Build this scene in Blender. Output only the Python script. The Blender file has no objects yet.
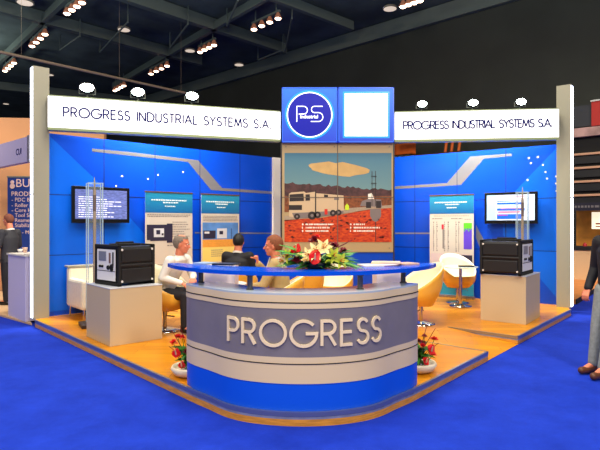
import bpy, bmesh, math, random
from mathutils import Vector, Matrix
random.seed(7)
C = bpy.context.scene.collection
PI = math.pi
F = 520.0; HX = 300.0; HY = 223.0; EYE = 1.64; PT = 0.11      # focal (px), principal column, horizon row, eye height, platform top

# ---------------------------------------------------------------- measuring helpers
def at(px, py, d):
    return Vector(((px-HX)*d/F, d, EYE-(py-HY)*d/F))
def on(px, py, z=PT):
    d = (EYE-z)*F/(py-HY)
    return Vector(((px-HX)*d/F, d, z))
def along(px, A, B):
    k = (px-HX)/F
    t = (k*A[1]-A[0])/((B[0]-A[0])-k*(B[1]-A[1]))
    return Vector((A[0]+t*(B[0]-A[0]), A[1]+t*(B[1]-A[1]), 0))

# ---------------------------------------------------------------- materials
def lin(c):
    return tuple(((v/255)/12.92 if v/255 <= .04045 else ((v/255+.055)/1.055)**2.4) for v in c)
MC = {}
def M(name, rgb, rough=.5, metal=0, emit=0, noise=0, scale=40, bump=0, alpha=1, trans=0, spec=.5, coat=0, ior=1.45, rgb2=None, aniso=None):
    if name in MC: return MC[name]
    m = bpy.data.materials.new(name); m.use_nodes = True
    nt = m.node_tree; b = nt.nodes['Principled BSDF']
    c = (*lin(rgb), 1)
    b.inputs['Base Color'].default_value = c
    b.inputs['Roughness'].default_value = rough
    b.inputs['Metallic'].default_value = metal
    b.inputs['Specular IOR Level'].default_value = spec
    b.inputs['IOR'].default_value = ior
    if coat: b.inputs['Coat Weight'].default_value = coat; b.inputs['Coat Roughness'].default_value = .08
    if trans: b.inputs['Transmission Weight'].default_value = trans
    if alpha < 1: b.inputs['Alpha'].default_value = alpha
    if emit:
        b.inputs['Emission Color'].default_value = c; b.inputs['Emission Strength'].default_value = emit
    if noise or bump or rgb2:
        tc = nt.nodes.new('ShaderNodeTexCoord'); n = nt.nodes.new('ShaderNodeTexNoise')
        n.inputs['Scale'].default_value = scale; n.inputs['Detail'].default_value = 5
        if aniso:
            mp = nt.nodes.new('ShaderNodeMapping'); mp.inputs['Scale'].default_value = aniso
            nt.links.new(tc.outputs['Object'], mp.inputs['Vector']); nt.links.new(mp.outputs['Vector'], n.inputs['Vector'])
        else: nt.links.new(tc.outputs['Object'], n.inputs['Vector'])
        r = nt.nodes.new('ShaderNodeValToRGB')
        if rgb2: a, z = (*lin(rgb), 1), (*lin(rgb2), 1)
        else:
            a = tuple(v*(1-noise) for v in c[:3])+(1,); z = tuple(min(1, v*(1+noise)) for v in c[:3])+(1,)
        r.color_ramp.elements[0].position = .35; r.color_ramp.elements[0].color = a
        r.color_ramp.elements[1].position = .65; r.color_ramp.elements[1].color = z
        nt.links.new(n.outputs['Fac'], r.inputs['Fac']); nt.links.new(r.outputs['Color'], b.inputs['Base Color'])
        if emit: nt.links.new(r.outputs['Color'], b.inputs['Emission Color'])
        if bump:
            bp = nt.nodes.new('ShaderNodeBump'); bp.inputs['Strength'].default_value = bump; bp.inputs['Distance'].default_value = .01
            nt.links.new(n.outputs['Fac'], bp.inputs['Height']); nt.links.new(bp.outputs['Normal'], b.inputs['Normal'])
    MC[name] = m; return m

def wood_mat():
    m = bpy.data.materials.new('laminate'); m.use_nodes = True; nt = m.node_tree; b = nt.nodes['Principled BSDF']
    tc = nt.nodes.new('ShaderNodeTexCoord'); mp = nt.nodes.new('ShaderNodeMapping')
    mp.inputs['Rotation'].default_value = (0, 0, math.radians(0))
    br = nt.nodes.new('ShaderNodeTexBrick'); br.inputs['Scale'].default_value = 1
    br.inputs['Brick Width'].default_value = 1.3; br.inputs['Row Height'].default_value = .19; br.inputs['Mortar Size'].default_value = .0025
    br.inputs['Color1'].default_value = (*lin((236, 158, 18)), 1); br.inputs['Color2'].default_value = (*lin((216, 134, 10)), 1)
    br.inputs['Mortar'].default_value = (*lin((130, 78, 22)), 1)
    n = nt.nodes.new('ShaderNodeTexNoise'); n.inputs['Scale'].default_value = 3; n.inputs['Detail'].default_value = 6
    m2 = nt.nodes.new('ShaderNodeMapping'); m2.inputs['Scale'].default_value = (1, 9, 1)
    mx = nt.nodes.new('ShaderNodeMix'); mx.data_type = 'RGBA'; mx.blend_type = 'MULTIPLY'; mx.inputs[0].default_value = .4
    nt.links.new(tc.outputs['Object'], mp.inputs[0]); nt.links.new(mp.outputs[0], br.inputs['Vector'])
    nt.links.new(mp.outputs[0], m2.inputs[0]); nt.links.new(m2.outputs[0], n.inputs['Vector'])
    nt.links.new(br.outputs['Color'], mx.inputs[6]); nt.links.new(n.outputs['Fac'], mx.inputs[7])
    nt.links.new(mx.outputs[2], b.inputs['Base Color']); b.inputs['Roughness'].default_value = .32; b.inputs['Specular IOR Level'].default_value = .22
    return m
def tile_mat(name, c1, c2, size, rough=.9, bump=.3):
    m = bpy.data.materials.new(name); m.use_nodes = True; nt = m.node_tree; b = nt.nodes['Principled BSDF']
    tc = nt.nodes.new('ShaderNodeTexCoord')
    n = nt.nodes.new('ShaderNodeTexNoise'); n.inputs['Scale'].default_value = 2.2; n.inputs['Detail'].default_value = 8; n.inputs['Roughness'].default_value = .75
    f = nt.nodes.new('ShaderNodeTexNoise'); f.inputs['Scale'].default_value = 160
    r = nt.nodes.new('ShaderNodeValToRGB'); r.color_ramp.elements[0].position = .3; r.color_ramp.elements[1].position = .7
    r.color_ramp.elements[0].color = (*lin(c1), 1); r.color_ramp.elements[1].color = (*lin(c2), 1)
    bp = nt.nodes.new('ShaderNodeBump'); bp.inputs['Strength'].default_value = bump; bp.inputs['Distance'].default_value = .01
    nt.links.new(tc.outputs['Object'], n.inputs['Vector']); nt.links.new(tc.outputs['Object'], f.inputs['Vector'])
    nt.links.new(n.outputs['Fac'], r.inputs['Fac']); nt.links.new(r.outputs['Color'], b.inputs['Base Color'])
    nt.links.new(f.outputs['Fac'], bp.inputs['Height']); nt.links.new(bp.outputs['Normal'], b.inputs['Normal'])
    b.inputs['Roughness'].default_value = rough; b.inputs['Specular IOR Level'].default_value = .15
    return m
def grad_mat(name, c1, c2, z0, z1, rough=.4, emit=0):
    """colour printed from bottom to top of a sheet"""
    m = bpy.data.materials.new(name); m.use_nodes = True; nt = m.node_tree; b = nt.nodes['Principled BSDF']
    tc = nt.nodes.new('ShaderNodeTexCoord'); s = nt.nodes.new('ShaderNodeSeparateXYZ'); mr = nt.nodes.new('ShaderNodeMapRange')
    mr.inputs['From Min'].default_value = z0; mr.inputs['From Max'].default_value = z1
    r = nt.nodes.new('ShaderNodeValToRGB'); r.color_ramp.elements[0].color = (*lin(c1), 1); r.color_ramp.elements[1].color = (*lin(c2), 1)
    nt.links.new(tc.outputs['Object'], s.inputs[0]); nt.links.new(s.outputs['Z'], mr.inputs['Value'])
    nt.links.new(mr.outputs[0], r.inputs['Fac']); nt.links.new(r.outputs['Color'], b.inputs['Base Color'])
    if emit: nt.links.new(r.outputs['Color'], b.inputs['Emission Color']); b.inputs['Emission Strength'].default_value = emit
    b.inputs['Roughness'].default_value = rough
    return m

BLUE = M('blue_panel', (2, 68, 198), .3, noise=.05, scale=1.2, spec=.5)
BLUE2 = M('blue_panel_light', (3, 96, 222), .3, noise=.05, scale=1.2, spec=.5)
SEAM = M('seam', (6, 30, 95), .5)
STRIPE = M('silver_stripe', (150, 150, 160), .3, .6)
ALU = M('aluminium', (165, 168, 172), .3, .85)
CHROME = M('chrome', (200, 198, 192), .12, 1)
WHITE = M('white_laminate', (226, 220, 210), .4)
GREY = M('grey_post', (150, 148, 130), .45, .1)
CREAM = M('cream_leather', (238, 228, 196), .4, noise=.04, scale=30)
MUST = M('honey_shell', (226, 168, 58), .35)
BLACK = M('black_plastic', (20, 20, 22), .4, bump=.15, scale=200)
DARK = M('black_matte', (12, 12, 13), .7)
WOOD = wood_mat()
EDGE = M('wood_skirting', (205, 140, 48), .4, noise=.2, scale=8, aniso=(1, 1, 12))
SILV = M('silver_trim', (136, 142, 166), .3, .25, noise=.15, scale=10)
CARPET = tile_mat('blue_carpet', (14, 44, 158), (24, 58, 190), 1)
LBOX = M('lit_acrylic', (250, 252, 255), .3, emit=.85)
LSTRIP = M('lit_strip', (225, 235, 255), .3, emit=3.0)
NAVY = M('navy_vinyl', (10, 18, 96), .6, spec=.1)
SKIN = M('skin', (214, 128, 96), .5, noise=.06, scale=20)
GLASS = M('acrylic', (205, 228, 240), .06, alpha=.05, spec=.8)
RED = M('red_petal', (215, 18, 24), .45, noise=.15, scale=30)
DRED = M('dark_red_petal', (120, 10, 34), .5, noise=.2, scale=30)
YEL = M('lily_petal', (240, 218, 150), .5, noise=.08, scale=30)
LIME = M('lime_petal', (190, 205, 60), .5)
LEAF = M('leaf', (58, 128, 36), .45, noise=.3, scale=15)
WALLD = M('hall_wall_dark', (62, 64, 58), .9, noise=.12, scale=.5)
CEIL = M('hall_ceiling', (92, 100, 98), .9, noise=.3, scale=.6)
STEEL = M('dark_steel', (112, 120, 114), .6, .2)

# ---------------------------------------------------------------- mesh helpers
def rotz(a): return Matrix.Rotation(a, 4, 'Z')
class MB:
    def __init__(s): s.bm = bmesh.new(); s.mi = 0; s.T = Matrix.Identity(4)
    def v(s, p): return s.bm.verts.new(s.T @ Vector(p))
    def face(s, vs, smooth=False):
        try:
            f = s.bm.faces.new(vs); f.material_index = s.mi; f.smooth = smooth; return f
        except ValueError: return None
    def box(s, x0, y0, z0, x1, y1, z1, bev=0):
        vs = [s.v(p) for p in ((x0,y0,z0),(x1,y0,z0),(x1,y1,z0),(x0,y1,z0),(x0,y0,z1),(x1,y0,z1),(x1,y1,z1),(x0,y1,z1))]
        fs = [s.face([vs[i] for i in q]) for q in ((3,2,1,0),(4,5,6,7),(0,1,5,4),(1,2,6,5),(2,3,7,6),(3,0,4,7))]
        if bev:
            es = {e for f in fs if f for e in f.edges}
            r = bmesh.ops.bevel(s.bm, geom=list(es), offset=bev, segments=2, profile=.5, affect='EDGES', material=s.mi)
        return s
    def prism(s, pts, z0, z1):
        """vertical prism over a plan outline"""
        a = [s.v((p[0], p[1], z0)) for p in pts]; b = [s.v((p[0], p[1], z1)) for p in pts]
        n = len(pts); s.face(a[::-1]); s.face(b)
        for i in range(n): s.face([a[i], a[(i+1)%n], b[(i+1)%n], b[i]])
        return s
    def plate(s, pts, nrm, t):
        """3-D polygon given thickness t along nrm"""
        nrm = Vector(nrm)*t; a = [s.v(p) for p in pts]; b = [s.v(Vector(p)+nrm) for p in pts]; n = len(pts)
        s.face(a[::-1]); s.face(b)
        for i in range(n): s.face([a[i], a[(i+1)%n], b[(i+1)%n], b[i]])
        return s
    def tube(s, p0, p1, r0, r1=None, n=14, caps=True, smooth=True):
        if r1 is None: r1 = r0
        p0, p1 = Vector(p0), Vector(p1); ax = (p1-p0).normalized()
        u = ax.orthogonal().normalized(); w = ax.cross(u)
        A = [s.v(p0+(u*math.cos(2*PI*i/n)+w*math.sin(2*PI*i/n))*r0) for i in range(n)]
        B = [s.v(p1+(u*math.cos(2*PI*i/n)+w*math.sin(2*PI*i/n))*r1) for i in range(n)]
        for i in range(n): s.face([A[i], A[(i+1)%n], B[(i+1)%n], B[i]], smooth)
        if caps: s.face(A[::-1]); s.face(B)
        return s
    def path(s, pts, r, n=10):
        for i in range(len(pts)-1): s.tube(pts[i], pts[i+1], r, r, n)
        for p in pts[1:-1]: s.ball(p, r, r, r, 8, 6)
        return s
    def ball(s, c, rx, ry=None, rz=None, n=16, m=10, R=None):
        ry = rx if ry is None else ry; rz = rx if rz is None else rz
        R = R or Matrix.Identity(3); c = Vector(c)
        rings = []
        for j in range(1, m):
            ph = PI*j/m
            rings.append([s.v(c+R@Vector((rx*math.sin(ph)*math.cos(2*PI*i/n), ry*math.sin(ph)*math.sin(2*PI*i/n), rz*math.cos(ph)))) for i in range(n)])
        t = s.v(c+R@Vector((0,0,rz))); b = s.v(c+R@Vector((0,0,-rz)))
        for i in range(n):
            s.face([t, rings[0][i], rings[0][(i+1)%n]], True); s.face([b, rings[-1][(i+1)%n], rings[-1][i]], True)
            for j in range(m-2): s.face([rings[j][i], rings[j+1][i], rings[j+1][(i+1)%n], rings[j][(i+1)%n]], True)
        return s
    def lathe(s, prof, n=28, c=(0,0)):
        rings = [[s.v((c[0]+r*math.cos(2*PI*i/n), c[1]+r*math.sin(2*PI*i/n), z)) for i in range(n)] for r, z in prof]
        for j in range(len(prof)-1):
            for i in range(n): s.face([rings[j][i], rings[j][(i+1)%n], rings[j+1][(i+1)%n], rings[j+1][i]], True)
        s.face(rings[0][::-1]); s.face(rings[-1]); return s
    def cap(s, p0, p1, r0, r1, n=12):
        """tapered capsule"""
        s.tube(p0, p1, r0, r1, n); s.ball(p0, r0, r0, r0, n, 8); s.ball(p1, r1, r1, r1, n, 8); return s
    def chain(s, pts, rs):
        for i in range(len(pts)-1): s.cap(pts[i], pts[i+1], rs[i], rs[i+1])
        return s
    def loft(s, secs, n=20):
        """secs: (centre, half width vector, half depth vector)"""
        rings = [[s.v(Vector(c)+Vector(a)*math.cos(2*PI*i/n)+Vector(b)*math.sin(2*PI*i/n)) for i in range(n)] for c, a, b in secs]
        for j in range(len(secs)-1):
            for i in range(n): s.face([rings[j][i], rings[j][(i+1)%n], rings[j+1][(i+1)%n], rings[j+1][i]], True)
        s.face(rings[0][::-1], True); s.face(rings[-1], True); return s
    def ribbon(s, pts, w, fn, t, closed=False):
        """2-D centre line turned into a raised stroke; fn(x, y, out) -> 3-D"""
        P = [Vector(p) for p in pts]; n = len(P); L = []; R = []
        for i in range(n):
            a = P[(i-1)%n] if (closed or i > 0) else None; b = P[(i+1)%n] if (closed or i < n-1) else None
            d1 = (P[i]-a).normalized() if a is not None else None; d2 = (b-P[i]).normalized() if b is not None else None
            d1 = d1 or d2; d2 = d2 or d1
            m = (d1+d2); m = m.normalized() if m.length > 1e-6 else d1
            k = min(1.8, 1/max(.3, m.dot(d1))); nn = Vector((-m.y, m.x))*w/2*k
            L.append(P[i]+nn); R.append(P[i]-nn)
        f = [[s.v(fn(q.x, q.y, o)) for q in S] for o in (0, t) for S in (L, R)]
        rng = range(n if closed else n-1)
        for i in rng:
            j = (i+1)%n
            s.face([f[2][i], f[3][i], f[3][j], f[2][j]]); s.face([f[0][i], f[2][i], f[2][j], f[0][j]]); s.face([f[3][i], f[1][i], f[1][j], f[3][j]])
        if not closed:
            s.face([f[0][0], f[1][0], f[3][0], f[2][0]]); s.face([f[0][-1], f[2][-1], f[3][-1], f[1][-1]])
        return s
    def build(s, name, mats, parent=None, recalc=True, bevel=0):
        if recalc: bmesh.ops.recalc_face_normals(s.bm, faces=s.bm.faces)
        for e in s.bm.edges:
            if any(not f.smooth for f in e.link_faces): e.smooth = False
        me = bpy.data.meshes.new(name); s.bm.to_mesh(me); s.bm.free()
        for m in (mats if isinstance(mats, (list, tuple)) else [mats]): me.materials.append(m)
        o = bpy.data.objects.new(name, me); C.objects.link(o)
        if parent is not None: o.parent = parent
        if bevel:
            bv = o.modifiers.new('b', 'BEVEL'); bv.width = bevel; bv.segments = 2; bv.limit_method = 'ANGLE'
        return o
def thing(name, label, cat, loc=(0,0,0), rz=0, group=None):
    o = bpy.data.objects.new(name, None); C.objects.link(o); o.location = loc; o.rotation_euler = (0,0,rz)
    o.empty_display_size = .1
    return tag(o, label, cat, group)
def tag(o, label, cat, group=None, kind=None):
    if label: o['label'] = label
    if cat: o['category'] = cat
    if group: o['group'] = group
    if kind: o['kind'] = kind
    return o
def struct(o): o['kind'] = 'structure'; return o
def dup(root, loc=None, rz=None, label=None, group=None):
    def cp(o, par):
        c = o.copy(); C.objects.link(c); c.parent = par
        for ch in list(o.children): cp(ch, c)
        return c
    r = cp(root, None)
    if loc is not None: r.location = loc
    if rz is not None: r.rotation_euler = (0,0,rz)
    if label: r['label'] = label
    if group: r['group'] = group
    return r
def bake(o, voxel, smooth=6):
    """fuse overlapping shapes into one continuous skin"""
    r = o.modifiers.new('r', 'REMESH'); r.mode = 'VOXEL'; r.voxel_size = voxel; r.use_smooth_shade = True
    sm = o.modifiers.new('s', 'SMOOTH'); sm.factor = .5; sm.iterations = smooth
    dg = bpy.context.evaluated_depsgraph_get(); dg.update()
    me = bpy.data.meshes.new_from_object(o.evaluated_get(dg)); o.modifiers.clear()
    old = o.data; mats = [m for m in old.materials]; o.data = me
    if not me.materials:
        for m in mats: me.materials.append(m)
    return o
def text_mesh(name, body, size, mat, parent, mw, depth=.002, align='LEFT', bold=0):
    cu = bpy.data.curves.new(name, 'FONT'); cu.body = body; cu.size = size; cu.extrude = depth/2; cu.offset = bold; cu.align_x = align; cu.resolution_u = 3
    t = bpy.data.objects.new(name, cu); C.objects.link(t)
    dg = bpy.context.evaluated_depsgraph_get(); dg.update()
    me = bpy.data.meshes.new_from_object(t.evaluated_get(dg)); bpy.data.objects.remove(t)
    me.transform(mw); me.materials.clear(); me.materials.append(mat)
    o = bpy.data.objects.new(name, me); C.objects.link(o); o.parent = parent
    return o

# ---------------------------------------------------------------- geometric stroke lettering
def arc(cx, cy, rx, ry, a0, a1, n=14):
    return [(cx+rx*math.cos(math.radians(a0+(a1-a0)*i/n)), cy+ry*math.sin(math.radians(a0+(a1-a0)*i/n))) for i in range(n+1)]
GL = {
 'P': (.56, [[(0,0),(0,1),(.28,1)]+arc(.28,.74,.26,.26,90,-90,10)[1:]+[(0,.48)]]),
 'R': (.6, [[(0,0),(0,1),(.28,1)]+arc(.28,.74,.26,.26,90,-90,10)[1:]+[(0,.48)], [(.28,.48),(.56,0)]]),
 'O': (1.04, [arc(.52,.5,.52,.51,0,360,28)]),
 'G': (1.04, [arc(.52,.5,.52,.51,42,360,24)+[(.6,.5)]]),
 'E': (.5, [[(.48,1),(0,1),(0,0),(.48,0)], [(0,.52),(.45,.52)]]),
 'S': (.52, [arc(.27,.755,.22,.245,25,270,12)+arc(.27,.255,.255,.255,90,-155,12)[1:]]),
 'I': (.04, [[(.02,0),(.02,1)]]),
 'N': (.68, [[(0,0),(0,1)],[(.01,1),(.65,0)],[(.66,0),(.66,1)]]),
 'D': (.72, [[(0,0),(0,1),(.22,1)]+arc(.22,.5,.48,.5,90,-90,14)[1:]+[(0,0)]]),
 'U': (.6, [[(0,1),(0,.3)]+arc(.29,.29,.29,.29,180,360,12)[1:]+[(.58,1)]]),
 'T': (.5, [[(0,1),(.5,1)], [(.25,1),(.25,0)]]),
 'A': (.74, [[(0,0),(.37,1)],[(.37,1),(.74,0)],[(.14,.34),(.6,.34)]]),
 'L': (.42, [[(0,1),(0,0),(.42,0)]]),
 'Y': (.6, [[(0,1),(.3,.5),(.6,1)], [(.3,.5),(.3,0)]]),
 'M': (.82, [[(0,0),(.12,1)],[(.12,1),(.41,.1)],[(.41,.1),(.7,1)],[(.7,1),(.82,0)]]),
 '.': (.14, [[(.07,-.01),(.07,.17)]]),
 ' ': (.42, []),
}
def letter(mb, txt, length, h, fn, sw, t):
    w = sum(GL[c][0] for c in txt); gap = (length/h-w)/(len(txt)-1); x = 0
    for c in txt:
        for pl in GL[c][1]:
            cl = c == 'O'
            mb.ribbon([((x+p[0])*h, p[1]*h) for p in (pl[:-1] if cl else pl)], sw, fn, t, cl)
        x += GL[c][0]+gap

# ================================================================ SETTING
# hall floor carpet
mb = MB(); mb.box(-40, -16, -.1, 40, 60, 0); struct(mb.build('floor', CARPET))
# ceiling and hall wall (45 degree grid)
mb = MB(); mb.box(-60, -16, 10, 40, 70, 10.3); struct(mb.build('ceiling', CEIL))
wa, wb = Vector((-45, 66.3)), Vector((19, 7.6)); wd = (wb-wa).normalized(); wn = Vector((-wd.y, wd.x))
if wn.y < 0: wn = -wn
mb = MB(); q = [wa, wb, wb+wn*.4, wa+wn*.4]; mb.prism([(p.x, p.y) for p in q], 0, 10)
struct(mb.build('wall_back', WALLD))
# ledge crossing the hall wall, high up
def bar(mb, a, b, w, z0, z1):
    a, b = Vector(a[:2]), Vector(b[:2]); d = (b-a).normalized(); n = Vector((-d.y, d.x))*w/2
    mb.prism([tuple(a-n), tuple(b-n), tuple(b+n), tuple(a+n)], z0, z1)
mb = MB(); e = wn*-.15; bar(mb, wa+e, wb+e, .2, 9.35, 9.95); struct(mb.build('trim_1', STEEL))
mb = MB(); e = wn*-.06; bar(mb, on(400,80,7.6).xy, wb+e, .12, 7.35, 7.45); struct(mb.build('trim_2', WALLD))
# roof girders
def up(px, py, z): 
    d = (z-EYE)*F/(HY-py); return Vector(((px-HX)*d/F, d, z))
def ext(a, b, k0, k1): 
    d = b-a; return a-d*k0, b+d*k1
n = 0
for (p, q, k0, k1, w, h) in (((150,7),(285,52),1.5,.0,.28,.45), ((0,10),(150,50),1,.45,.28,.45), ((15,47),(65,0),.6,1.2,.16,.3), ((118,84),(262,0),.05,.4,.16,.3),
                       ((0,88),(120,101),.5,.6,.28,.45), ((310,12),(352,28),2,.0,.2,.35)):
    a, b = ext(up(*p, 9.6), up(*q, 9.6), k0, k1); n += 1
    mb = MB(); bar(mb, a, b, w, 9.5, 9.5+h); t = (b-a); m = int(t.length/1.2)
    struct(mb.build('trim_%d' % (n+2), STEEL))
# thin roof pipes crossing the girders
for (p, q) in (((227,26),(238,0)), ((100,52),(128,22)), ((170,48),(188,24)), ((258,60),(283,50)), ((285,52),(292,18)), ((60,50),(80,36))):
    a, b = up(*p, 9.3), up(*q, 9.3); mb = MB(); mb.tube(a, b, .035)
    mb.tube(b, b+Vector((0,0,.7)), .02); mb.tube(a, a+Vector((0,0,.7)), .02)
    tag(mb.build('roof_pipe', STEEL), 'thin dark pipe hung under the black hall roof', 'pipe', 'pipes under the roof')
# beige rail crossing the hall
a, b = ext(up(0,52,7), up(185,93,7), .4, 0)
mb = MB(); mb.tube(a, b, .05)
for k in (0, .35, .7, .98): p = a.lerp(b, k); mb.tube(p, p+Vector((0,0,3)), .004)
tag(mb.build('lighting_rail', M('beige_rail', (190,165,140), .5)), 'long thin beige rail hanging across the hall at upper left', 'rail')

# round roof downlights
DL = M('downlight_lens', (235,215,195), .5, emit=.8)
DR = M('downlight_rim', (150,140,130), .5)
dl = None
for (px, py, r, where) in ((25,3,.3,'in the top left corner of the photo'), (124,30,.27,'second from the left, before the first girder'), (190,51,.25,'touching the end of a lamp row'),
        (239,65,.25,'lowest right, just above the third floodlight gap'), (390,9,.27,'alone above the blank white square sign'), (50,75,.2,'beside the top of the left grey pillar'), (6,104,.2,'far left low, above the orange neighbouring wall')):
    p = up(px, py, 9.45)
    if dl is None:
        dl = thing('downlight', 'x', 'ceiling light', p, 0, 'round downlights on the roof')
        m1 = MB(); m1.lathe([(1, 0), (1, .2), (.8, .35), (.2, .55)]); m1.build('rim', DR, dl)
        m1 = MB(); m1.lathe([(.86, -.015), (.86, .0)]); m1.build('lens', DL, dl); o = dl
    else: o = dup(dl, p)
    o.scale = (r, r, r); o['label'] = 'round pale downlight under the dark roof, ' + where

# rows of four spotlights
WARM = M('warm_bulb', (255, 214, 186), .3, emit=9)
WRIM = M('warm_reflector', (170, 110, 84), .4, emit=.25)
proto = None
for (p, q, where) in (((254,27),(278,16),'the largest, left of the centre sign'), ((200,50),(214,43),'small, beside a round downlight'), ((151,72),(167,64),'above the second and third floodlight'),
     ((67,11),(82,0),'cut by the top edge, upper left'), ((32,44),(45,32),'left, above the beige rail'), ((5,69),(14,61),'far left, below the beige rail'),
     ((115,89),(124,84),'tiny, just above the left lit sign'), ((403,4),(420,-2),'cut by the top edge right of centre')):
    a, b = up(*p, 9.2), up(*q, 9.2); d = b-a
    t = thing('spotlight_row', 'bar of four warm roof spotlights, '+where, 'spotlights', a, math.atan2(d.y, d.x), 'spotlight bars under the roof')
    L = d.length
    m1 = MB(); m1.box(-.1, -.05, .12, L+.1, .05, .2); m1.tube((.1,0,.2),(.1,0,.6),.02); m1.tube((L-.1,0,.2),(L-.1,0,.6),.02); m1.build('rail', STEEL, t)
    for k in range(4):
        x = L*k/3; h = MB(); h.lathe([(.135,-.09),(.11,.0),(.05,.12)], 14, (x,0)); ho = h.build('lamp', WRIM, t)
        h = MB(); h.ball((x,0,-.09), .115, .115, .06, 12, 8); h.build('bulb', WARM, ho)

# ================================================================ STAND
A_L = Vector((-4.13, 8.49)); B_L = Vector((-.63, 11.67)); A_R = Vector((4.83, 9.70)); B_R = Vector((2.12, 11.63)); COR = Vector((.553, 12.745))
# platform with ramp recess on the right edge
PL = on(35,320).xy; PR = on(571,309.5).xy; R0 = 1.2; CX = .02; CY = 5.41
def sag(deg): return .005-.05*math.exp(-((abs(deg)-46)/13)**2)
def arcp(R, deg): a = math.radians(deg); R = R+sag(deg); return Vector((CX+R*math.sin(a), CY-R*math.cos(a)))
front = [arcp(1.215, d) for d in range(-57, 58, 3)]
S1 = on(485,351).xy; S2 = on(514.5,336).xy; rd = (PR-front[-1]).normalized(); inn = Vector((-rd.y, rd.x))
S1 = front[-1]+rd*((S1-front[-1]).dot(rd)); S2 = front[-1]+rd*((S2-front[-1]).dot(rd)); D = 1.0
S3 = S2+inn*D; S4 = S1+inn*D
back = [Vector((4.95,9.9)), Vector((.55,13.0)), Vector((-4.35,8.7))]
outl = [PL]+front+[S1, S4, S3, S2, PR]+back
mb = MB(); mb.prism([tuple(p) for p in outl], PT-.012, PT)
plat = struct(mb.build('floor.001', WOOD))
mb = MB(); oo = outl
mb.prism([tuple(p) for p in outl], 0, .055)
mb.build('skirting', EDGE, plat)
def inset(P, k): return P
mb = MB(); mb.prism([tuple(p) for p in outl], .055, PT-.012); mb.build('edge_band', SILV, plat)
# aluminium nosing along the open edges
mb = MB()
seq = [PL]+front+[S1]
def nose(a, b):
    d = (b-a).normalized(); n = Vector((d.y, -d.x))*.004; i = Vector((-d.y, d.x))*.022
    mb.prism([tuple(a+n), tuple(b+n), tuple(b+i), tuple(a+i)], PT-.03, PT+.003)
for a, b in zip(seq[:-1], seq[1:]): nose(a, b)
nose(S2, PR); nose(S1, S4); nose(S3, S2)
mb.build('nosing', ALU, plat)
# ramp
mb = MB(); e = rd*.004
a0, a1, b0, b1 = S1+e, S2-e, S4+e, S3-e
v = [mb.v((*a0,.004)), mb.v((*a1,.004)), mb.v((*b1,PT-.002)), mb.v((*b0,PT-.002)), mb.v((*b0,0)), mb.v((*b1,0))]
mb.face([v[0],v[1],v[2],v[3]]); mb.face([v[3],v[2],v[5],v[4]]); mb.face([v[0],v[3],v[4]]); mb.face([v[1],v[5],v[2]]); mb.face([v[0],v[4],v[5],v[1]])
tag(mb.build('entry_ramp', WOOD), 'small honey wooden ramp cut into the right edge of the platform', 'ramp')

# stand walls
def wall(name, A, B, thick, far, seams, stripe, light, side):
    d = (B-A); L = d.length; d = d.normalized(); n = Vector((d.y, -d.x))          # n faces the camera
    if n.y > 0: n = -n
    E = far
    q = [A, E, E-n*thick, A-n*thick]
    mb = MB(); mb.prism([tuple(p) for p in q], 0, PT+3); w = struct(mb.build(name, BLUE))
    def P(s, z, o): p = A+d*s+n*o; return Vector((p.x, p.y, PT+z))
    LL = (E-A).length; nn = Vector((n.x, n.y, 0))
    def px(pxx, py, o=0):                                                       # point on (or o in front of) the wall face seen at a pixel
        A2 = A+n*o; w_ = along(pxx, A2, A2+d); s = (w_.xy-A2).dot(d); z = EYE-(py-HY)*w_.y/F-PT; return s, z
    def poly(pts, o, t): return [P(s, z, o) for s, z in pts]
    mb = MB()
    for s in seams: mb.plate([P(s-.006,0,.0),P(s+.006,0,.0),P(s+.006,3,.0),P(s-.006,3,.0)], nn, .0022)
    for z in (1, 2): mb.plate([P(0,z-.006,.0),P(LL,z-.006,.0),P(LL,z+.006,.0),P(0,z+.006,.0)], nn, .0022)
    mb.build('seam', SEAM, w)
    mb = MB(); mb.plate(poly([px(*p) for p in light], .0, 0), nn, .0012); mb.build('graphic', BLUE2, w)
    mb = MB()
    for pl in stripe: mb.plate(poly([px(*p) for p in pl], .0, 0), nn, .0018)
    mb.build('stripe', STRIPE, w)
    return w, P, px, nn, d, n
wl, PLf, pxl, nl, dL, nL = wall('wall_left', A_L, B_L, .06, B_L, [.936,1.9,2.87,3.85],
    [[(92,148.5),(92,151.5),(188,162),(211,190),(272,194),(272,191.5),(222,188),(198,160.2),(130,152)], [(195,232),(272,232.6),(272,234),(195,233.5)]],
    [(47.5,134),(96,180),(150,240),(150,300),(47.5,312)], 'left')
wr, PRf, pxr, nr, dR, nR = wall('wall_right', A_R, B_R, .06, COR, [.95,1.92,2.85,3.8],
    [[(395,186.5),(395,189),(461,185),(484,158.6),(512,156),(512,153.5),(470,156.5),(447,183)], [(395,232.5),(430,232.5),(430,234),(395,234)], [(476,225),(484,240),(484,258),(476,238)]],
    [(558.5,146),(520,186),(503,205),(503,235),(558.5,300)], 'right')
def dots(fn, px_, pts, nrm, par):
    mb = MB()
    for p in pts:
        s, z = px_(*p); mb.plate([fn(s+.018*math.cos(k*PI/4), z+.018*math.sin(k*PI/4), 0) for k in range(8)], nrm, .003)
    mb.build('dots', WHITE, par)
dots(PLf, pxl, [(148,179),(158,175),(183,172),(116,186),(122,176)], nl, wl)
dots(PRf, pxr, [(529,158),(538,157),(531,163),(543,165),(527.5,180),(547,178.5),(545.5,172),(556,176.5),(556,183.5),(556.5,191)], nr, wr)
# white end post of left wall
mb = MB(); a = B_L+nL*.06; b = a+dL*.2; a2 = B_L-nL*.06
q = [a, b, b-nL*.12, a2]
mb.prism([tuple(p) for p in q], PT, PT+3)
tag(mb.build('wall_post', WHITE), 'narrow white post between left blue wall and the central tower', 'post')
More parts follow.
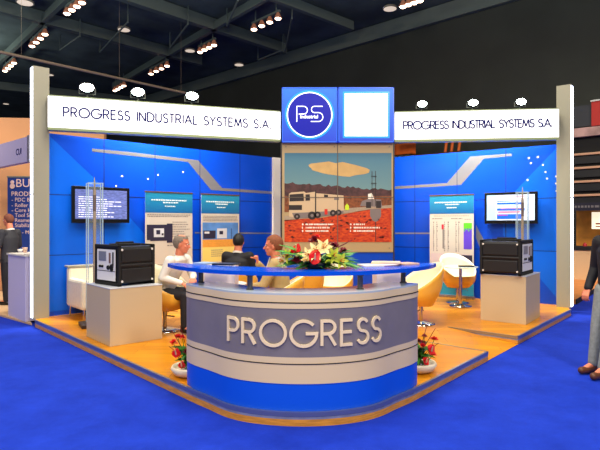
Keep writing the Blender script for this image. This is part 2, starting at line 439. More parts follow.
# closing wall behind tower
mb = MB(); a = B_L+dL*.21
q = [a, COR, COR-nL*.06, a-nL*.06]; mb.prism([tuple(p) for p in q], 0, PT+3); struct(mb.build('wall_corner', BLUE))

# ---------------------------------------------------------------- central tower
TY = 9.55; tx0, tx1 = -.33, 1.71; tm = (tx0+tx1)/2
tw = thing('sign_tower', 'tall square central tower with poster below and blue lit logo sign on top', 'tower', (0,0,PT))
TB = M('tower_beige', (172,150,112), .45)
def W(px, py): return at(px, py, TY)-Vector((0,0,PT))
mb = MB(); mb.box(tx0, TY, 0, tx1, TY+1.6, .995); mb.build('base_panel', BLUE, tw)
mb = MB(); mb.box(tx0, TY, .995, tx1, TY+1.6, 3.0); mb.build('body', TB, tw)
for x in (tx0-.025, tx1+.0):
    mb = MB(); mb.box(x, TY-.012, 0, x+.025, TY+.05, 3.0); mb.build('corner_post', M('dark_bronze', (60,58,60), .4, .4), tw)
mb = MB(); mb.box(tm-.007, TY-.014, 0, tm+.007, TY+.01, 3.0); mb.box(tx0, TY-.012, 1.995, tx1, TY+.01, 2.007); mb.box(tx0, TY-.012, .99, tx1, TY+.01, 1.0)
mb.build('seam_strip', M('seam_grey', (95,85,75), .5), tw)
for x in (tx0+.07, tm-.06, tm+.06, tx1-.07):
    for z in (2.93, 1.07): mb = MB(); mb.tube((x, TY-.012, z), (x, TY, z), .012, .012, 8); mb.build('screw', STEEL, tw)
# printed picture
def pp(mb, pts, o, mi=0, t=.0012):
    mb.mi = mi; mb.plate([W(*p)+Vector((0, -o, 0)) for p in pts], (0,-1,0), t)
SKY = grad_mat('print_sky', (112,146,148), (52,108,136), 1.95, 2.85)
FIELD = M('print_field', (206,76,20), .45, rgb2=(160,34,14), scale=16, aniso=(1,1,2.2))
pm = [SKY, M('print_cloud', (190,156,100), .5, noise=.08, scale=6), M('print_trees', (70,42,44), .5, noise=.35, scale=14), M('print_road', (160,142,122), .5, noise=.1), FIELD,
      M('print_truck', (196,172,140), .5), M('print_dark', (40,32,34), .5), M('print_grey', (120,110,110), .5), M('print_hivis', (190,220,40), .5), M('print_red', (200,40,30), .5), M('print_white', (240,235,225), .5),
      M('print_brush', (120,66,34), .5, noise=.4, scale=18), M('print_clod', (92,24,14), .5)]
mb = MB(); L, Rr = 284.5, 391.5
pp(mb, [(L,153),(L,198),(Rr,198),(Rr,153)], .001)
random.seed(3)
cl = []
for k in range(26):
    a = 2*PI*k/26; rx = 30; ry = 6.2+random.uniform(-.9,1.2)
    x = 339+rx*math.cos(a)*(1+random.uniform(-.05,.06)); y = 169+ry*math.sin(a)+(.08*(x-339))
    cl.append((x, y))
pp(mb, cl, .0022, 1)
tr = [(L,200)]
for k in range(40):
    x = L+(Rr-L)*k/39; tr.append((x, 182.5+ (x-L)*.075+random.uniform(-1.4,1)))
tr += [(Rr,200)]
pp(mb, tr[::-1], .0022, 2)
pp(mb, [(L,196),(L,212),(Rr,212),(Rr,196)], .0034, 11)
pp(mb, [(L,216),(L,221),(340,214),(372,209),(Rr,208),(Rr,205),(350,208),(330,211)], .0046, 3)
pp(mb, [(L,220),(L,242),(Rr,242),(Rr,208),(372,209.5),(350,213),(320,218)], .0046, 4)
for k in range(46):
    x = random.uniform(L+2, Rr-6); y = random.uniform(216, 240)
    if y > 221 - (x-L)*.11:
        w_ = random.uniform(1.5,5); pp(mb, [(x,y),(x+w_*.6,y+.8),(x+w_,y-.6),(x+w_*.5,y-1.2)], .0058, 12)
# truck
pp(mb, [(289,194),(291,192.5),(304,191.5),(306,193),(315,191.8),(316,193.2),(343.5,195.5),(344,212),(318,215),(306,216),(300,218),(289,216.5)], .0058, 5)
pp(mb, [(289.5,194.5),(303.5,193.5),(304,201),(289.5,201.5)], .007, 6); pp(mb, [(305.5,194.5),(309.8,194.2),(310,200.5),(305.5,200.8)], .007, 6)
pp(mb, [(289,205),(302,205),(302,210),(289,210)], .007, 6); pp(mb, [(315,190),(316.2,190),(316.2,213),(315,213)], .007, 6)
pp(mb, [(324,194.5),(328,194.8),(328,197.5),(324,197.2)], .007, 6); pp(mb, [(334,197),(339,197.3),(339,200),(334,200)], .007, 7)
pp(mb, [(292,213),(344,210.5),(343,213.5),(310,218),(294,218)], .007, 7)
for (x, y, r) in ((297,216.5,3), (312,215.6,4.2), (317.5,214.8,3.4), (333,213,3.2), (338.5,212.5,3)):
    pp(mb, [(x+r*math.cos(k*PI/6), y+r*math.sin(k*PI/6)) for k in range(12)], .0085, 6)
    pp(mb, [(x+r*.4*math.cos(k*PI/4), y+r*.4*math.sin(k*PI/4)) for k in range(8)], .010, 7)
pp(mb, [(324.5,209),(327.5,209),(327.5,214.5),(324.5,214.5)], .010, 9); pp(mb, [(345,206),(347,203.5),(349,206),(349,210),(345,210)], .0085, 8)
# second rig with masts
pp(mb, [(360,206),(362,201),(368,199),(381,199.5),(382,207)], .0058, 7); pp(mb, [(366,202),(371,202),(371,208),(366,208)], .007, 6)
pp(mb, [(376,201),(381,201),(381,208),(376,208)], .007, 6); pp(mb, [(368,194),(372,193),(374,199),(368,199)], .007, 10)
pp(mb, [(371.7,171),(372.2,171),(372.2,206),(371.7,206)], .0085, 6); pp(mb, [(375.2,171),(375.7,171),(375.7,206),(375.2,206)], .0085, 6)
for y in (176,183,189): pp(mb, [(371,y),(376.5,y),(376.5,y+.6),(371,y+.6)], .0085, 6)
pp(mb, [(370,209),(381,209),(381,216),(378.5,220.5),(375.5,222),(372.5,220.5),(370,216)], .0058, 7)
pp(mb, [(375.3,222),(376,222),(376,241.5),(375.3,241.5)], .007, 6)
# six numbered caption lines
def words(mb, x, y, w, mi, o, h=.9, px_=None):
    q = x
    while q < x+w:
        l = random.uniform(.7,1.5); l = min(l, x+w-q); (px_ or (lambda m, pts: pp(m, pts, o, mi)))(mb, [(q,y),(q+l,y),(q+l,y+h),(q,y+h)]); q += l+random.choice((.25,.3,.8))
for k, (w1, w2) in enumerate(((28,11),(24,26),(23,21))):
    for (x0, w_) in ((302, w1), (350, w2)):
        y = 223.5+k*3.3; words(mb, x0, y, 1.6, 10, .007, 1.7); words(mb, x0+3.6, y+.1, w_, 10, .007, 1.5)
mb.mi = 0; poster = mb.build('poster', pm, tw)
# lit logo boxes
LB = grad_mat('lit_blue', (2,52,190), (8,104,214), 3.0, 4.0, emit=.32)
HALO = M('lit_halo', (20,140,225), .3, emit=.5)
DB = M('lit_deep_blue', (1,12,150), .3, emit=.4)
PW = M('lit_white', (245,250,255), .3, emit=1.0)
for nm, xa, xb in (('logo_light_box', tx0, tm-.01), ('code_light_box', tm+.01, tx1)):
    mb = MB(); mb.box(xa, TY-.08, 3.0, xb, TY+.2, 4.0)
    bx = mb.build(nm, M('lit_blue_side', (6,50,190), .3, emit=.4), tw)
    mb = MB(); mb.box(xa+.02, TY-.084, 3.02, xb-.02, TY-.079, 3.98); mb.build('face', LB, bx)
    mb = MB(); o = TY-.088
    for (x0,z0,x1,z1) in ((xa,3,xb,3.018),(xa,3.982,xb,4),(xa,3,xa+.016,4),(xb-.016,3,xb,4)): mb.box(x0,o,z0,x1,TY-.078,z1)
    mb.build('frame', M('lit_frame', (50,100,215), .3, emit=.5), bx)
    if nm[0] == 'l':
        c = Vector(((xa+xb)/2, 0, 3.5)); R = .415
        def disc(r, o0, o1, m, name, nn=48):
            m1 = MB(); m1.plate([Vector((c.x+r*math.cos(2*PI*k/nn), TY-o0, c.z+r*math.sin(2*PI*k/nn))) for k in range(nn)], (0,-1,0), o1-o0); return m1.build(name, m, bx)
        disc(R+.035, .0842, .086, HALO, 'halo'); disc(R, .0862, .089, PW, 'ring'); disc(R-.02, .0892, .092, DB, 'roundel')
        fn = lambda x, y, o_: Vector((c.x+x, TY-.0925-o_, c.z+y))
        m1 = MB()
        m1.ribbon([(-.233,-.13),(-.233,.152),(-.11,.152)]+arc(-.11,.082,.07,.07,90,-90,12)[1:]+[(-.2,.012)], .015, fn, .003)
        m1.ribbon([(.237,.152),(.09,.152)]+arc(.09,.095,.057,.057,90,270,12)[1:]+[(.16,.038)]+arc(.16,-.043,.081,.081,90,-90,14)[1:]+[(.02,-.124)], .015, fn, .003)
        m1.build('monogram', PW, bx)
        text_mesh('lettering', 'Industrial', .088, PW, bx, Matrix.Translation((c.x-.01, TY-.096, c.z-.065)) @ Matrix.Rotation(PI/2, 4, 'X') @ Matrix.Diagonal((1,1,1,1)), .004, 'CENTER', .002)
    else:
        cx = (xa+xb)/2
        m1 = MB(); m1.box(cx-.425, TY-.086, 3.075, cx+.425, TY-.0845, 3.925, 0); m1.build('halo', HALO, bx)
        m1 = MB(); m1.box(cx-.39, TY-.09, 3.11, cx+.39, TY-.0862, 3.89); m1.build('white_square', PW, bx)

# ---------------------------------------------------------------- fascia light boxes
FR = M('fascia_frame', (138,152,112), .4, .3)
def fascia(A, B, px0, px1, txt0, txt1, h, label):
    d = (B-A); L = d.length; d.normalize(); n = Vector((d.y, -d.x)); n = -n if n.y > 0 else n
    t = thing('light_box_sign', label, 'sign', (A.x, A.y, PT+3.02), math.atan2(d.y, d.x))
    mb = MB(); mb.box(0, 0, 0, L, .16, .56); mb.build('casing', FR, t)
    mb = MB(); mb.box(.0, -.006, .04, L, .0, .545); mb.build('lit_face', LBOX, t)
    mb = MB(); mb.box(0, -.012, 0, L, .01, .04); mb.box(0, -.012, .545, L, .01, .56)
    mb.build('frame', [FR], t)
    a = (along(txt0, A, B).xy-A).dot(d); b = (along(txt1, A, B).xy-A).dot(d)
    mb = MB(); z0 = .30-h/2
    letter(mb, 'PROGRESS INDUSTRIAL SYSTEMS S.A.', b-a, h, lambda x, y, o: Vector((a+x, -.0065-o, z0+y)), .024, .002)
    mb.build('lettering', NAVY, t)
    return t
FL0 = Vector((-4.03, 8.31)); FL1 = Vector((-.36, 9.53)); FR0 = Vector((1.74, 9.57)); FR1 = Vector((4.62, 9.28))
f1 = fascia(FL0, FL1, 48, 282, 63.5, 271, .15, 'long white lit company name sign running from left pillar to tower')
f2 = fascia(FR0, FR1, 394, 558, 403.5, 552, .14, 'long white lit company name sign running from tower to right pillar')

# ---------------------------------------------------------------- end pillars
def pillar(corner, ang, w, t_, lit, label, sgn):
    """corner: the outer front corner; front face runs inwards"""
    t = thing('pillar', label, 'pillar', (corner.x, corner.y, PT), ang)
    x0, x1 = (0, w) if sgn > 0 else (-w, 0)
    mb = MB(); mb.box(x0, 0, 0, x1, t_, 4.03); mb.build('post', GREY, t)
    mb = MB(); xs = (-.012, -.001) if sgn > 0 else (.001, .012)
    mb.box(xs[0], .01, .02, xs[1], t_-.01, 1.98); mb.box(xs[0], .01, 2.0, xs[1], t_-.01, 4.01); mb.build('light_strip', LSTRIP, t)
    return t
cl_ = on(33.2, 319.5).xy
pillar(cl_, math.atan2(dL.y, dL.x), .24, .13, None, 'tall grey pillar with lit outer edge at left end of stand', 1)
cr_ = along(570.6, Vector((4.0,9.35)), Vector((6,9.35))).xy
pillar(cr_, math.atan2(-.64, .77), .235, .17, None, 'tall grey pillar with lit outer edge at right end of stand', -1)

# ---------------------------------------------------------------- floodlights on the fascias
FLD = M('flood_lens', (235,255,250), .2, emit=40)
fproto = None; FLT = []
for (px, A, B, sc, lab) in ((87,FL0,FL1,1,'first on the left lit sign, nearest the left pillar'), (138,FL0,FL1,.95,'middle one of three on the left lit sign'), (192,FL0,FL1,.95,'third on the left lit sign, nearest the tower'),
        (422,FR0,FR1,.8,'on the right lit sign, nearest the tower'), (473,FR0,FR1,.8,'middle one of three on the right lit sign'), (521,FR0,FR1,.8,'on the right lit sign, nearest the right pillar')):
    p = along(px, A, B); p = Vector((p.x, p.y, PT+3.58)); d = (B-A).normalized(); rz = math.atan2(d.y, d.x)
    if fproto is None:
        fproto = thing('floodlight', 'x', 'floodlight', p, rz, 'floodlights on the sign tops')
        m1 = MB(); m1.tube((0,.06,0),(0,.06,.06),.012); m1.path([(-.1,.06,.14),(-.1,.06,.06),(.1,.06,.06),(.1,.06,.14)], .008); m1.build('bracket', STEEL, fproto)
        m1 = MB(); m1.loft([((0,-.02,.13),(.1,0,0),(0,.0,.065)),((0,.05,.14),(.085,0,0),(0,0,.055)),((0,.12,.15),(.04,0,0),(0,0,.03))], 20); m1.build('housing', M('flood_housing', (150,150,150), .4, .4), fproto)
        m1 = MB(); m1.ball((0,-.022,.13), .088, .02, .056, 18, 10); m1.build('lens', FLD, fproto); o = fproto
    else: o = dup(fproto, p, rz)
    o.scale = (sc*1.2,)*3; o['label'] = 'bright floodlight, ' + lab; FLT.append((p, d))

# ---------------------------------------------------------------- reception counter
ct = thing('reception_counter', 'curved white and grey reception counter with raised company lettering', 'counter', (CX, CY, PT))
def ring_prism(mb, out, inn_, z0, z1):
    """closed curved band between an outer and an inner run of points"""
    g = [[mb.v((*p, z)) for p in run] for z in (z0, z1) for run in (out, inn_)]
    for k in range(len(out)-1):
        mb.face([g[0][k], g[0][k+1], g[2][k+1], g[2][k]], True); mb.face([g[1][k], g[3][k], g[3][k+1], g[1][k+1]], True)
        mb.face([g[2][k], g[2][k+1], g[3][k+1], g[3][k]]); mb.face([g[0][k], g[1][k], g[1][k+1], g[0][k+1]])
    for k in (0, -1): mb.face([g[0][k], g[2][k], g[3][k], g[1][k]])
def shell(r0, r1, z0, z1, a, name, mat, par=ct, n=48):
    mb = MB(); ts = [math.radians(-a+2*a*k/n) for k in range(n+1)]
    gs = [sag(math.degrees(t)) for t in ts]
    ring_prism(mb, [((r1+g)*math.sin(t), -(r1+g)*math.cos(t)) for t, g in zip(ts, gs)], [((r0+g)*math.sin(t), -(r0+g)*math.cos(t)) for t, g in zip(ts, gs)], z0, z1)
    return mb.build(name, mat, par)
CW = M('counter_white', (222,200,160), .4)
HW = 66.4
shell(.9, 1.19, 0.0, .225, HW, 'plinth', M('counter_blue', (6,84,225), .4))
shell(.9, 1.195, .225, .44, HW, 'lower_band', CW)
shell(.9, 1.195, .44, .835, HW, 'name_panel', M('counter_grey', (124,118,122), .35, noise=.04, scale=6))
shell(.9, 1.2, .835, .945, HW, 'upper_band', CW)
shell(1.0, 1.1985, .382, .389, HW+.05, 'pinstripe', DARK); shell(1.0, 1.2035, .879, .887, HW+.05, 'pinstripe', DARK)
shell(.86, 1.2, .945, .96, HW, 'worktop', M('worktop_grey', (176,190,200), .15))
mb = MB(); t0 = math.radians(-31.6); t1 = math.radians(34.0); rl = 1.196
letter(mb, 'PROGRESS', (t1-t0)*rl, .2, lambda x, y, o: Vector(((rl+o+sag(math.degrees(t0+x/rl)))*math.sin(t0+x/rl), -(rl+o+sag(math.degrees(t0+x/rl)))*math.cos(t0+x/rl), .535+y)), .024, .014)
mb.build('lettering', M('raised_letter', (240,218,178), .4), ct)
# raised blue transaction shelf
SR = 1.46; sy = .40
mb = MB(); a = 70; n = 48; out = []; inn_ = []
for k in range(n+1):
    t = math.radians(-a+2*a*k/n); out.append((SR*math.sin(t), sy-SR*math.cos(t)))
    w_ = .44*(1-.75*abs(t/math.radians(a))**2.5); inn_.append(((SR-w_)*math.sin(t), sy-(SR-w_)*math.cos(t)))
ring_prism(mb, out, inn_, 1.085, 1.12)
mb.build('transaction_shelf', M('blue_shelf', (6,80,215), .18), ct)
for px in (195, 250, 360, 411):
    # posts stand on the worktop ring
    best = min(range(-66, 67), key=lambda g: abs(HX+F*(CX+1.06*math.sin(math.radians(g)))/(CY-1.06*math.cos(math.radians(g)))-px))
    x, y = 1.06*math.sin(math.radians(best)), -1.06*math.cos(math.radians(best))
    mb = MB(); mb.tube((x,y,.96),(x,y,1.085),.024,.024,18); mb.lathe([(.034,.96),(.034,.968)], 18, (x,y)); mb.lathe([(.034,1.078),(.034,1.085)], 18, (x,y)); mb.build('support_post', M('post_steel', (120,116,110), .25, .9), ct)
for (x0, x1) in ((-1.02,-.70), (.78,1.08)):
    mb = MB(); mb.box(x0, .02, 0, x1, .34, 1.08); mb.build('side_cabinet', M('cabinet_white', (224,214,222), .4), ct)

# ================================================================ DISPLAY PLINTHS AND GENERATORS
def plinth(near, ang, w, dpt, h, mat, label):
    t = thing('display_plinth', label, 'plinth', (near.x, near.y, PT), ang)
    mb = MB(); mb.box(0, 0, 0, w, dpt, h-.012, .004); mb.build('body', mat, t)
    mb = MB(); mb.box(-.004, -.004, h-.012, w+.004, dpt+.004, h, .003); mb.build('top_board', M('plinth_top', (190,195,205), .3), t)
    return t
PB = M('plinth_beige', (196,176,140), .5)
n1 = on(110, 347).xy
plinth(n1, math.radians(42), .70, .80, .72, PB, 'square white display plinth at left carrying the left black generator')
n2 = on(526, 325).xy
angR = math.atan2(.71, .55)-PI/2
# right plinth: near corner, left side runs back-left
plinth(n2+Vector((math.cos(angR+PI), math.sin(angR+PI)))*.68, angR, .68, .85, .73, PB, 'square white display plinth at right carrying the right black generator')

def generator(loc, ang, w, dpt, h, panel_side, label):
    """black boxed generator; the control panel sits on the -x or +x side"""
    t = thing('generator', label, 'generator', loc, ang)
    mb = MB(); mb.box(.02, .02, .03, w-.02, dpt-.02, h-.02, .03); mb.build('body', BLACK, t)
    # roll frame: thick bars around both ends
    mb = MB(); r = .045
    for x in (0, w-r):
        mb.box(x, 0, .0, x+r, r, h, .012); mb.box(x, dpt-r, .0, x+r, dpt, h, .012); mb.box(x, 0, 0, x+r, dpt, r, .012); mb.box(x, 0, h-r, x+r, dpt, h, .012)
    mb.build('end_frame', DARK, t)
    mb = MB()
    for y in (0, dpt-.03): mb.box(.03, y, h*.47, w-.03, y+.03, h*.53, .01)
    mb.box(.05, .004, .05, w-.05, .02, h*.42, .01); mb.box(.05, .004, h*.57, w-.05, .02, h-.05, .01); mb.build('side_moulding', M('black_moulding', (26,26,28), .5), t)
    mb = MB(); mb.path([(w*.25,dpt*.5,h-.02),(w*.28,dpt*.5,h+.02),(w*.72,dpt*.5,h+.02),(w*.75,dpt*.5,h-.02)], .014); mb.box(w*.2, dpt*.3, h-.02, w*.8, dpt*.7, h+.008, .005); mb.build('handle', DARK, t)
    s = -1 if panel_side < 0 else 1; X = .012 if s < 0 else w-.012
    def pb(y0, z0, y1, z1, o, m, nm, par):
        mb = MB(); xa, xb = sorted((X+s*(o-.006), X+s*o)); mb.box(xa, y0*dpt, z0*h, xb, y1*dpt, z1*h, 0); return mb.build(nm, m, par)
    pn = pb(.14, .12, .88, .88, .012, M('panel_silver', (226,226,224), .4), 'control_panel', t)
    pb(.14, .345, .88, .36, .0145, DARK, 'panel_split', pn)
    f = (lambda y: 1-y) if s < 0 else (lambda y: y)
    def pby(y0, z0, y1, z1, o, m, nm):
        a_, b_ = sorted((f(y0), f(y1))); pb(a_, z0, b_, z1, o, m, nm, pn)
    pby(.2, .6, .5, .83, .018, M('meter_face', (120,125,140), .3), 'meter')
    pby(.62, .55, .68, .8, .018, M('orange_mark', (120,90,80), .4), 'switch'); pby(.76, .5, .8, .82, .018, DARK, 'switch')
    mb = MB()
    for (y, z, rr) in ((.26,.46,.018),(.36,.46,.018),(.6,.44,.03),(.74,.47,.034),(.74,.41,.03)):
        yy = f(y)*dpt; mb.tube((X+s*.01, yy, z*h), (X+s*.03, yy, z*h), rr, rr*.9, 14)
    mb.build('socket', DARK, pn)
    mb = MB()
    for z in (.12,.88): mb.tube((w*.09,-.004,z*h),(w*.09,.02,z*h),.014,.014,10); mb.tube((w*.91,-.004,z*h),(w*.91,.02,z*h),.014,.014,10)
    mb.build('bolt', WHITE, t)
    return t
g1 = on(118.7, 287, PT+.72).xy
generator((g1.x, g1.y, PT+.72), math.radians(50), .54, .6, .53, -1, 'black portable generator on left plinth, silver control panel facing left')
g2 = on(521, 276.5, PT+.73).xy
a2 = angR; gp = g2+Vector((math.cos(a2+PI), math.sin(a2+PI)))*.62
generator((gp.x, gp.y, PT+.73), a2, .62, .72, .54, 1, 'black portable generator on right plinth, control panel facing right')

# acrylic columns holding a rod sample
def column(p, h, w, label, rz):
    t = thing('acrylic_display_column', label, 'display case', (p.x, p.y, PT), rz)
    mb = MB(); mb.box(-w*1.0, -w*1.0, 0, w*1.0, w*1.0, .05, .004); mb.build('base', M('dark_base', (52,40,36), .5), t)
    mb = MB(); q = w/2
    for (x0,y0,x1,y1) in ((-q,-q,q,-q+.008),(-q,q-.008,q,q),(-q,-q+.009,-q+.008,q-.009),(q-.008,-q+.009,q,q-.009)): mb.box(x0,y0,.05,x1,y1,h)
    tb_ = mb.build('acrylic_tube', GLASS, t)
    mb = MB()
    for x in (-q, q):
        for y in (-q, q): mb.box(x-.007, y-.007, .05, x+.007, y+.007, h)
    for (x0,y0,x1,y1) in ((-q,-q,q,-q+.01),(-q,q-.01,q,q)): mb.box(x0,y0,h-.012,x1,y1,h)
    mb.build('polished_edge', M('acrylic_edge', (190,215,225), .15, alpha=.55), tb_)
    mb = MB(); mb.tube((0,0,.05),(0,0,h-.1),.022); mb.tube((0,0,h-.1),(0,0,h+.02),.012); mb.tube((0,0,h+.02),(0,0,h+.09),.012,.002)
    mb.build('steel_rod', M('rod_steel', (176,146,110), .35, .4), t)
    mb = MB(); mb.tube((0,0,h-.42),(0,0,h-.18),.024); mb.build('rod_sleeve', M('rod_bronze', (110,70,50), .4, .6), t)
    return t
c1 = at(94.5, 223, 7.75); column(c1, 1.53+40*7.75/F, .2, 'clear acrylic column with metal rod behind the left generator', math.radians(30))
c2 = at(522.5, 223, 8.95); column(c2, 1.53+31*8.95/F, .18, 'clear acrylic column with metal rod behind the right generator', math.radians(-30))

# ================================================================ SCREENS
SC1 = bpy.data.materials.new('screen_text'); SC1.use_nodes = True
def tv(fn, px_, corners, nrm, label, content, d3):
    (xa, ya), (xb, yb) = corners
    s0, z1 = px_(xa, ya); s1, z0 = px_(xb, yb)
    if s0 > s1: s0, s1 = s1, s0
    w = s1-s0; h = w*.585; zc = (z0+z1)/2
    base = fn(s0, zc-h/2, .12)
    t = thing('wall_television', label, 'television', base, math.atan2(d3.y, d3.x))
    return t, w, h
def tvbuild(t, w, h, flip, content):
    # local x along the wall; y out of the wall is -y after orientation
    o = -1
    mb = MB(); mb.box(0, -.03, 0, w, .03, h, .006); mb.build('bezel', M('tv_black', (14,14,16), .25), t)
    mb = MB(); mb.box(.3*w, .03, .3*h, .7*w, .12, .7*h); mb.build('mount', STEEL, t)
    scr = MB(); b = .035*w*1.4; scr.box(b, -.033, b*1.1, w-b, -.0302, h-b*.9); so = scr.build('screen', content[0], t)
    for (x0,z0,x1,z1,m) in content[1]:
        m1 = MB(); m1.box(b+x0*(w-2*b), -.035, b*1.1+z0*(h-2*b), b+x1*(w-2*b), -.0332, b*1.1+z1*(h-2*b)); m1.build('screen_block', m, so)
sA, zA = pxl(72, 185.6, .16); sB, zB = pxl(129.5, 223, .16)
w = sB-sA; zt = zA; zb = pxl(72, 223, .16)[1]
base = PLf(sA, zb, .13); ang = math.atan2(dL.y, dL.x)
t = thing('wall_television', 'wall television with dim blue and white text screen on left wall', 'television', base, ang)
SL = M('screen_slate', (86,98,158), .2, emit=.55, noise=.35, scale=18, aniso=(1,1,6))
STX = M('screen_text_line', (205,210,240), .2, emit=.7)
random.seed(5); rows = []
for k in range(11):
    z = .06+k*.075; x = .06
    while x < .62+random.uniform(-.1,.3):
        l = random.uniform(.03,.12); rows.append((x, z, x+l, z+.03, STX)); x += l+.015
rows = rows[:70]
def tv_rows(t, so_w, h_, blocks, scr_mat):
    mb = MB(); mb.box(0, -.03, 0, so_w, .03, h_, .006); mb.build('bezel', M('tv_black', (14,14,16), .25), t)
    mb = MB(); mb.box(.3*so_w, .03, .3*h_, .7*so_w, .13, .7*h_); mb.build('mount', STEEL, t)
    bx_, bz = .05*so_w, .085*h_
    scr = MB(); scr.box(bx_, -.033, bz*1.3, so_w-bx_, -.0302, h_-bz); so = scr.build('screen', scr_mat, t)
    by = {}
    for b_ in blocks: by.setdefault(b_[4].name, []).append(b_)
    W_, H_ = so_w-2*bx_, h_-2.3*bz
    for nm, bl in by.items():
        m1 = MB()
        for (x0,z0,x1,z1,m_) in bl: m1.box(bx_+x0*W_, -.035, bz*1.3+z0*H_, bx_+x1*W_, -.0332, bz*1.3+z1*H_)
        m1.build('screen_graphic', MC[nm], so)
tv_rows(t, w, zt-zb, rows, SL)
# right television: local x must run left to right, so start at the corner side
sA, zA = pxr(484.4, 192.4, .17); sB, zB = pxr(537.5, 191.2, .17); w = abs(sB-sA)
zb = pxr(537.5, 223.8, .17)[1]; zt = zB
base = PRf(sA, zb, .14); ang = math.atan2(-dR.y, -dR.x)
t = thing('wall_television', 'wall television showing a bright web page on right wall', 'television', base, ang)
SW = M('screen_pale', (190,208,235), .2, emit=.75)
bl = [(0,0,.2,1,M('screen_pale_side', (150,185,215), .2, emit=.7)), (.2,.78,.8,.9,M('screen_white', (240,245,255), .2, emit=.85)), (.22,.62,.75,.7,M('screen_azure', (30,90,210), .2, emit=.7)),
      (.22,.74,.5,.78,MC['screen_azure']), (.22,.5,.6,.58,MC['screen_white']), (.22,.38,.8,.47,MC['screen_azure']), (.24,.3,.7,.35,M('screen_rose', (215,60,90), .2, emit=.7)), (.3,.44,.78,.47,M('screen_red', (200,30,50), .2, emit=.6)),
      (.22,.05,.78,.24,MC['screen_azure']), (.24,.18,.45,.22,MC['screen_rose']), (.6,.92,.8,.95,MC['screen_red'])]
tv_rows(t, w, zt-zb, bl, SW)

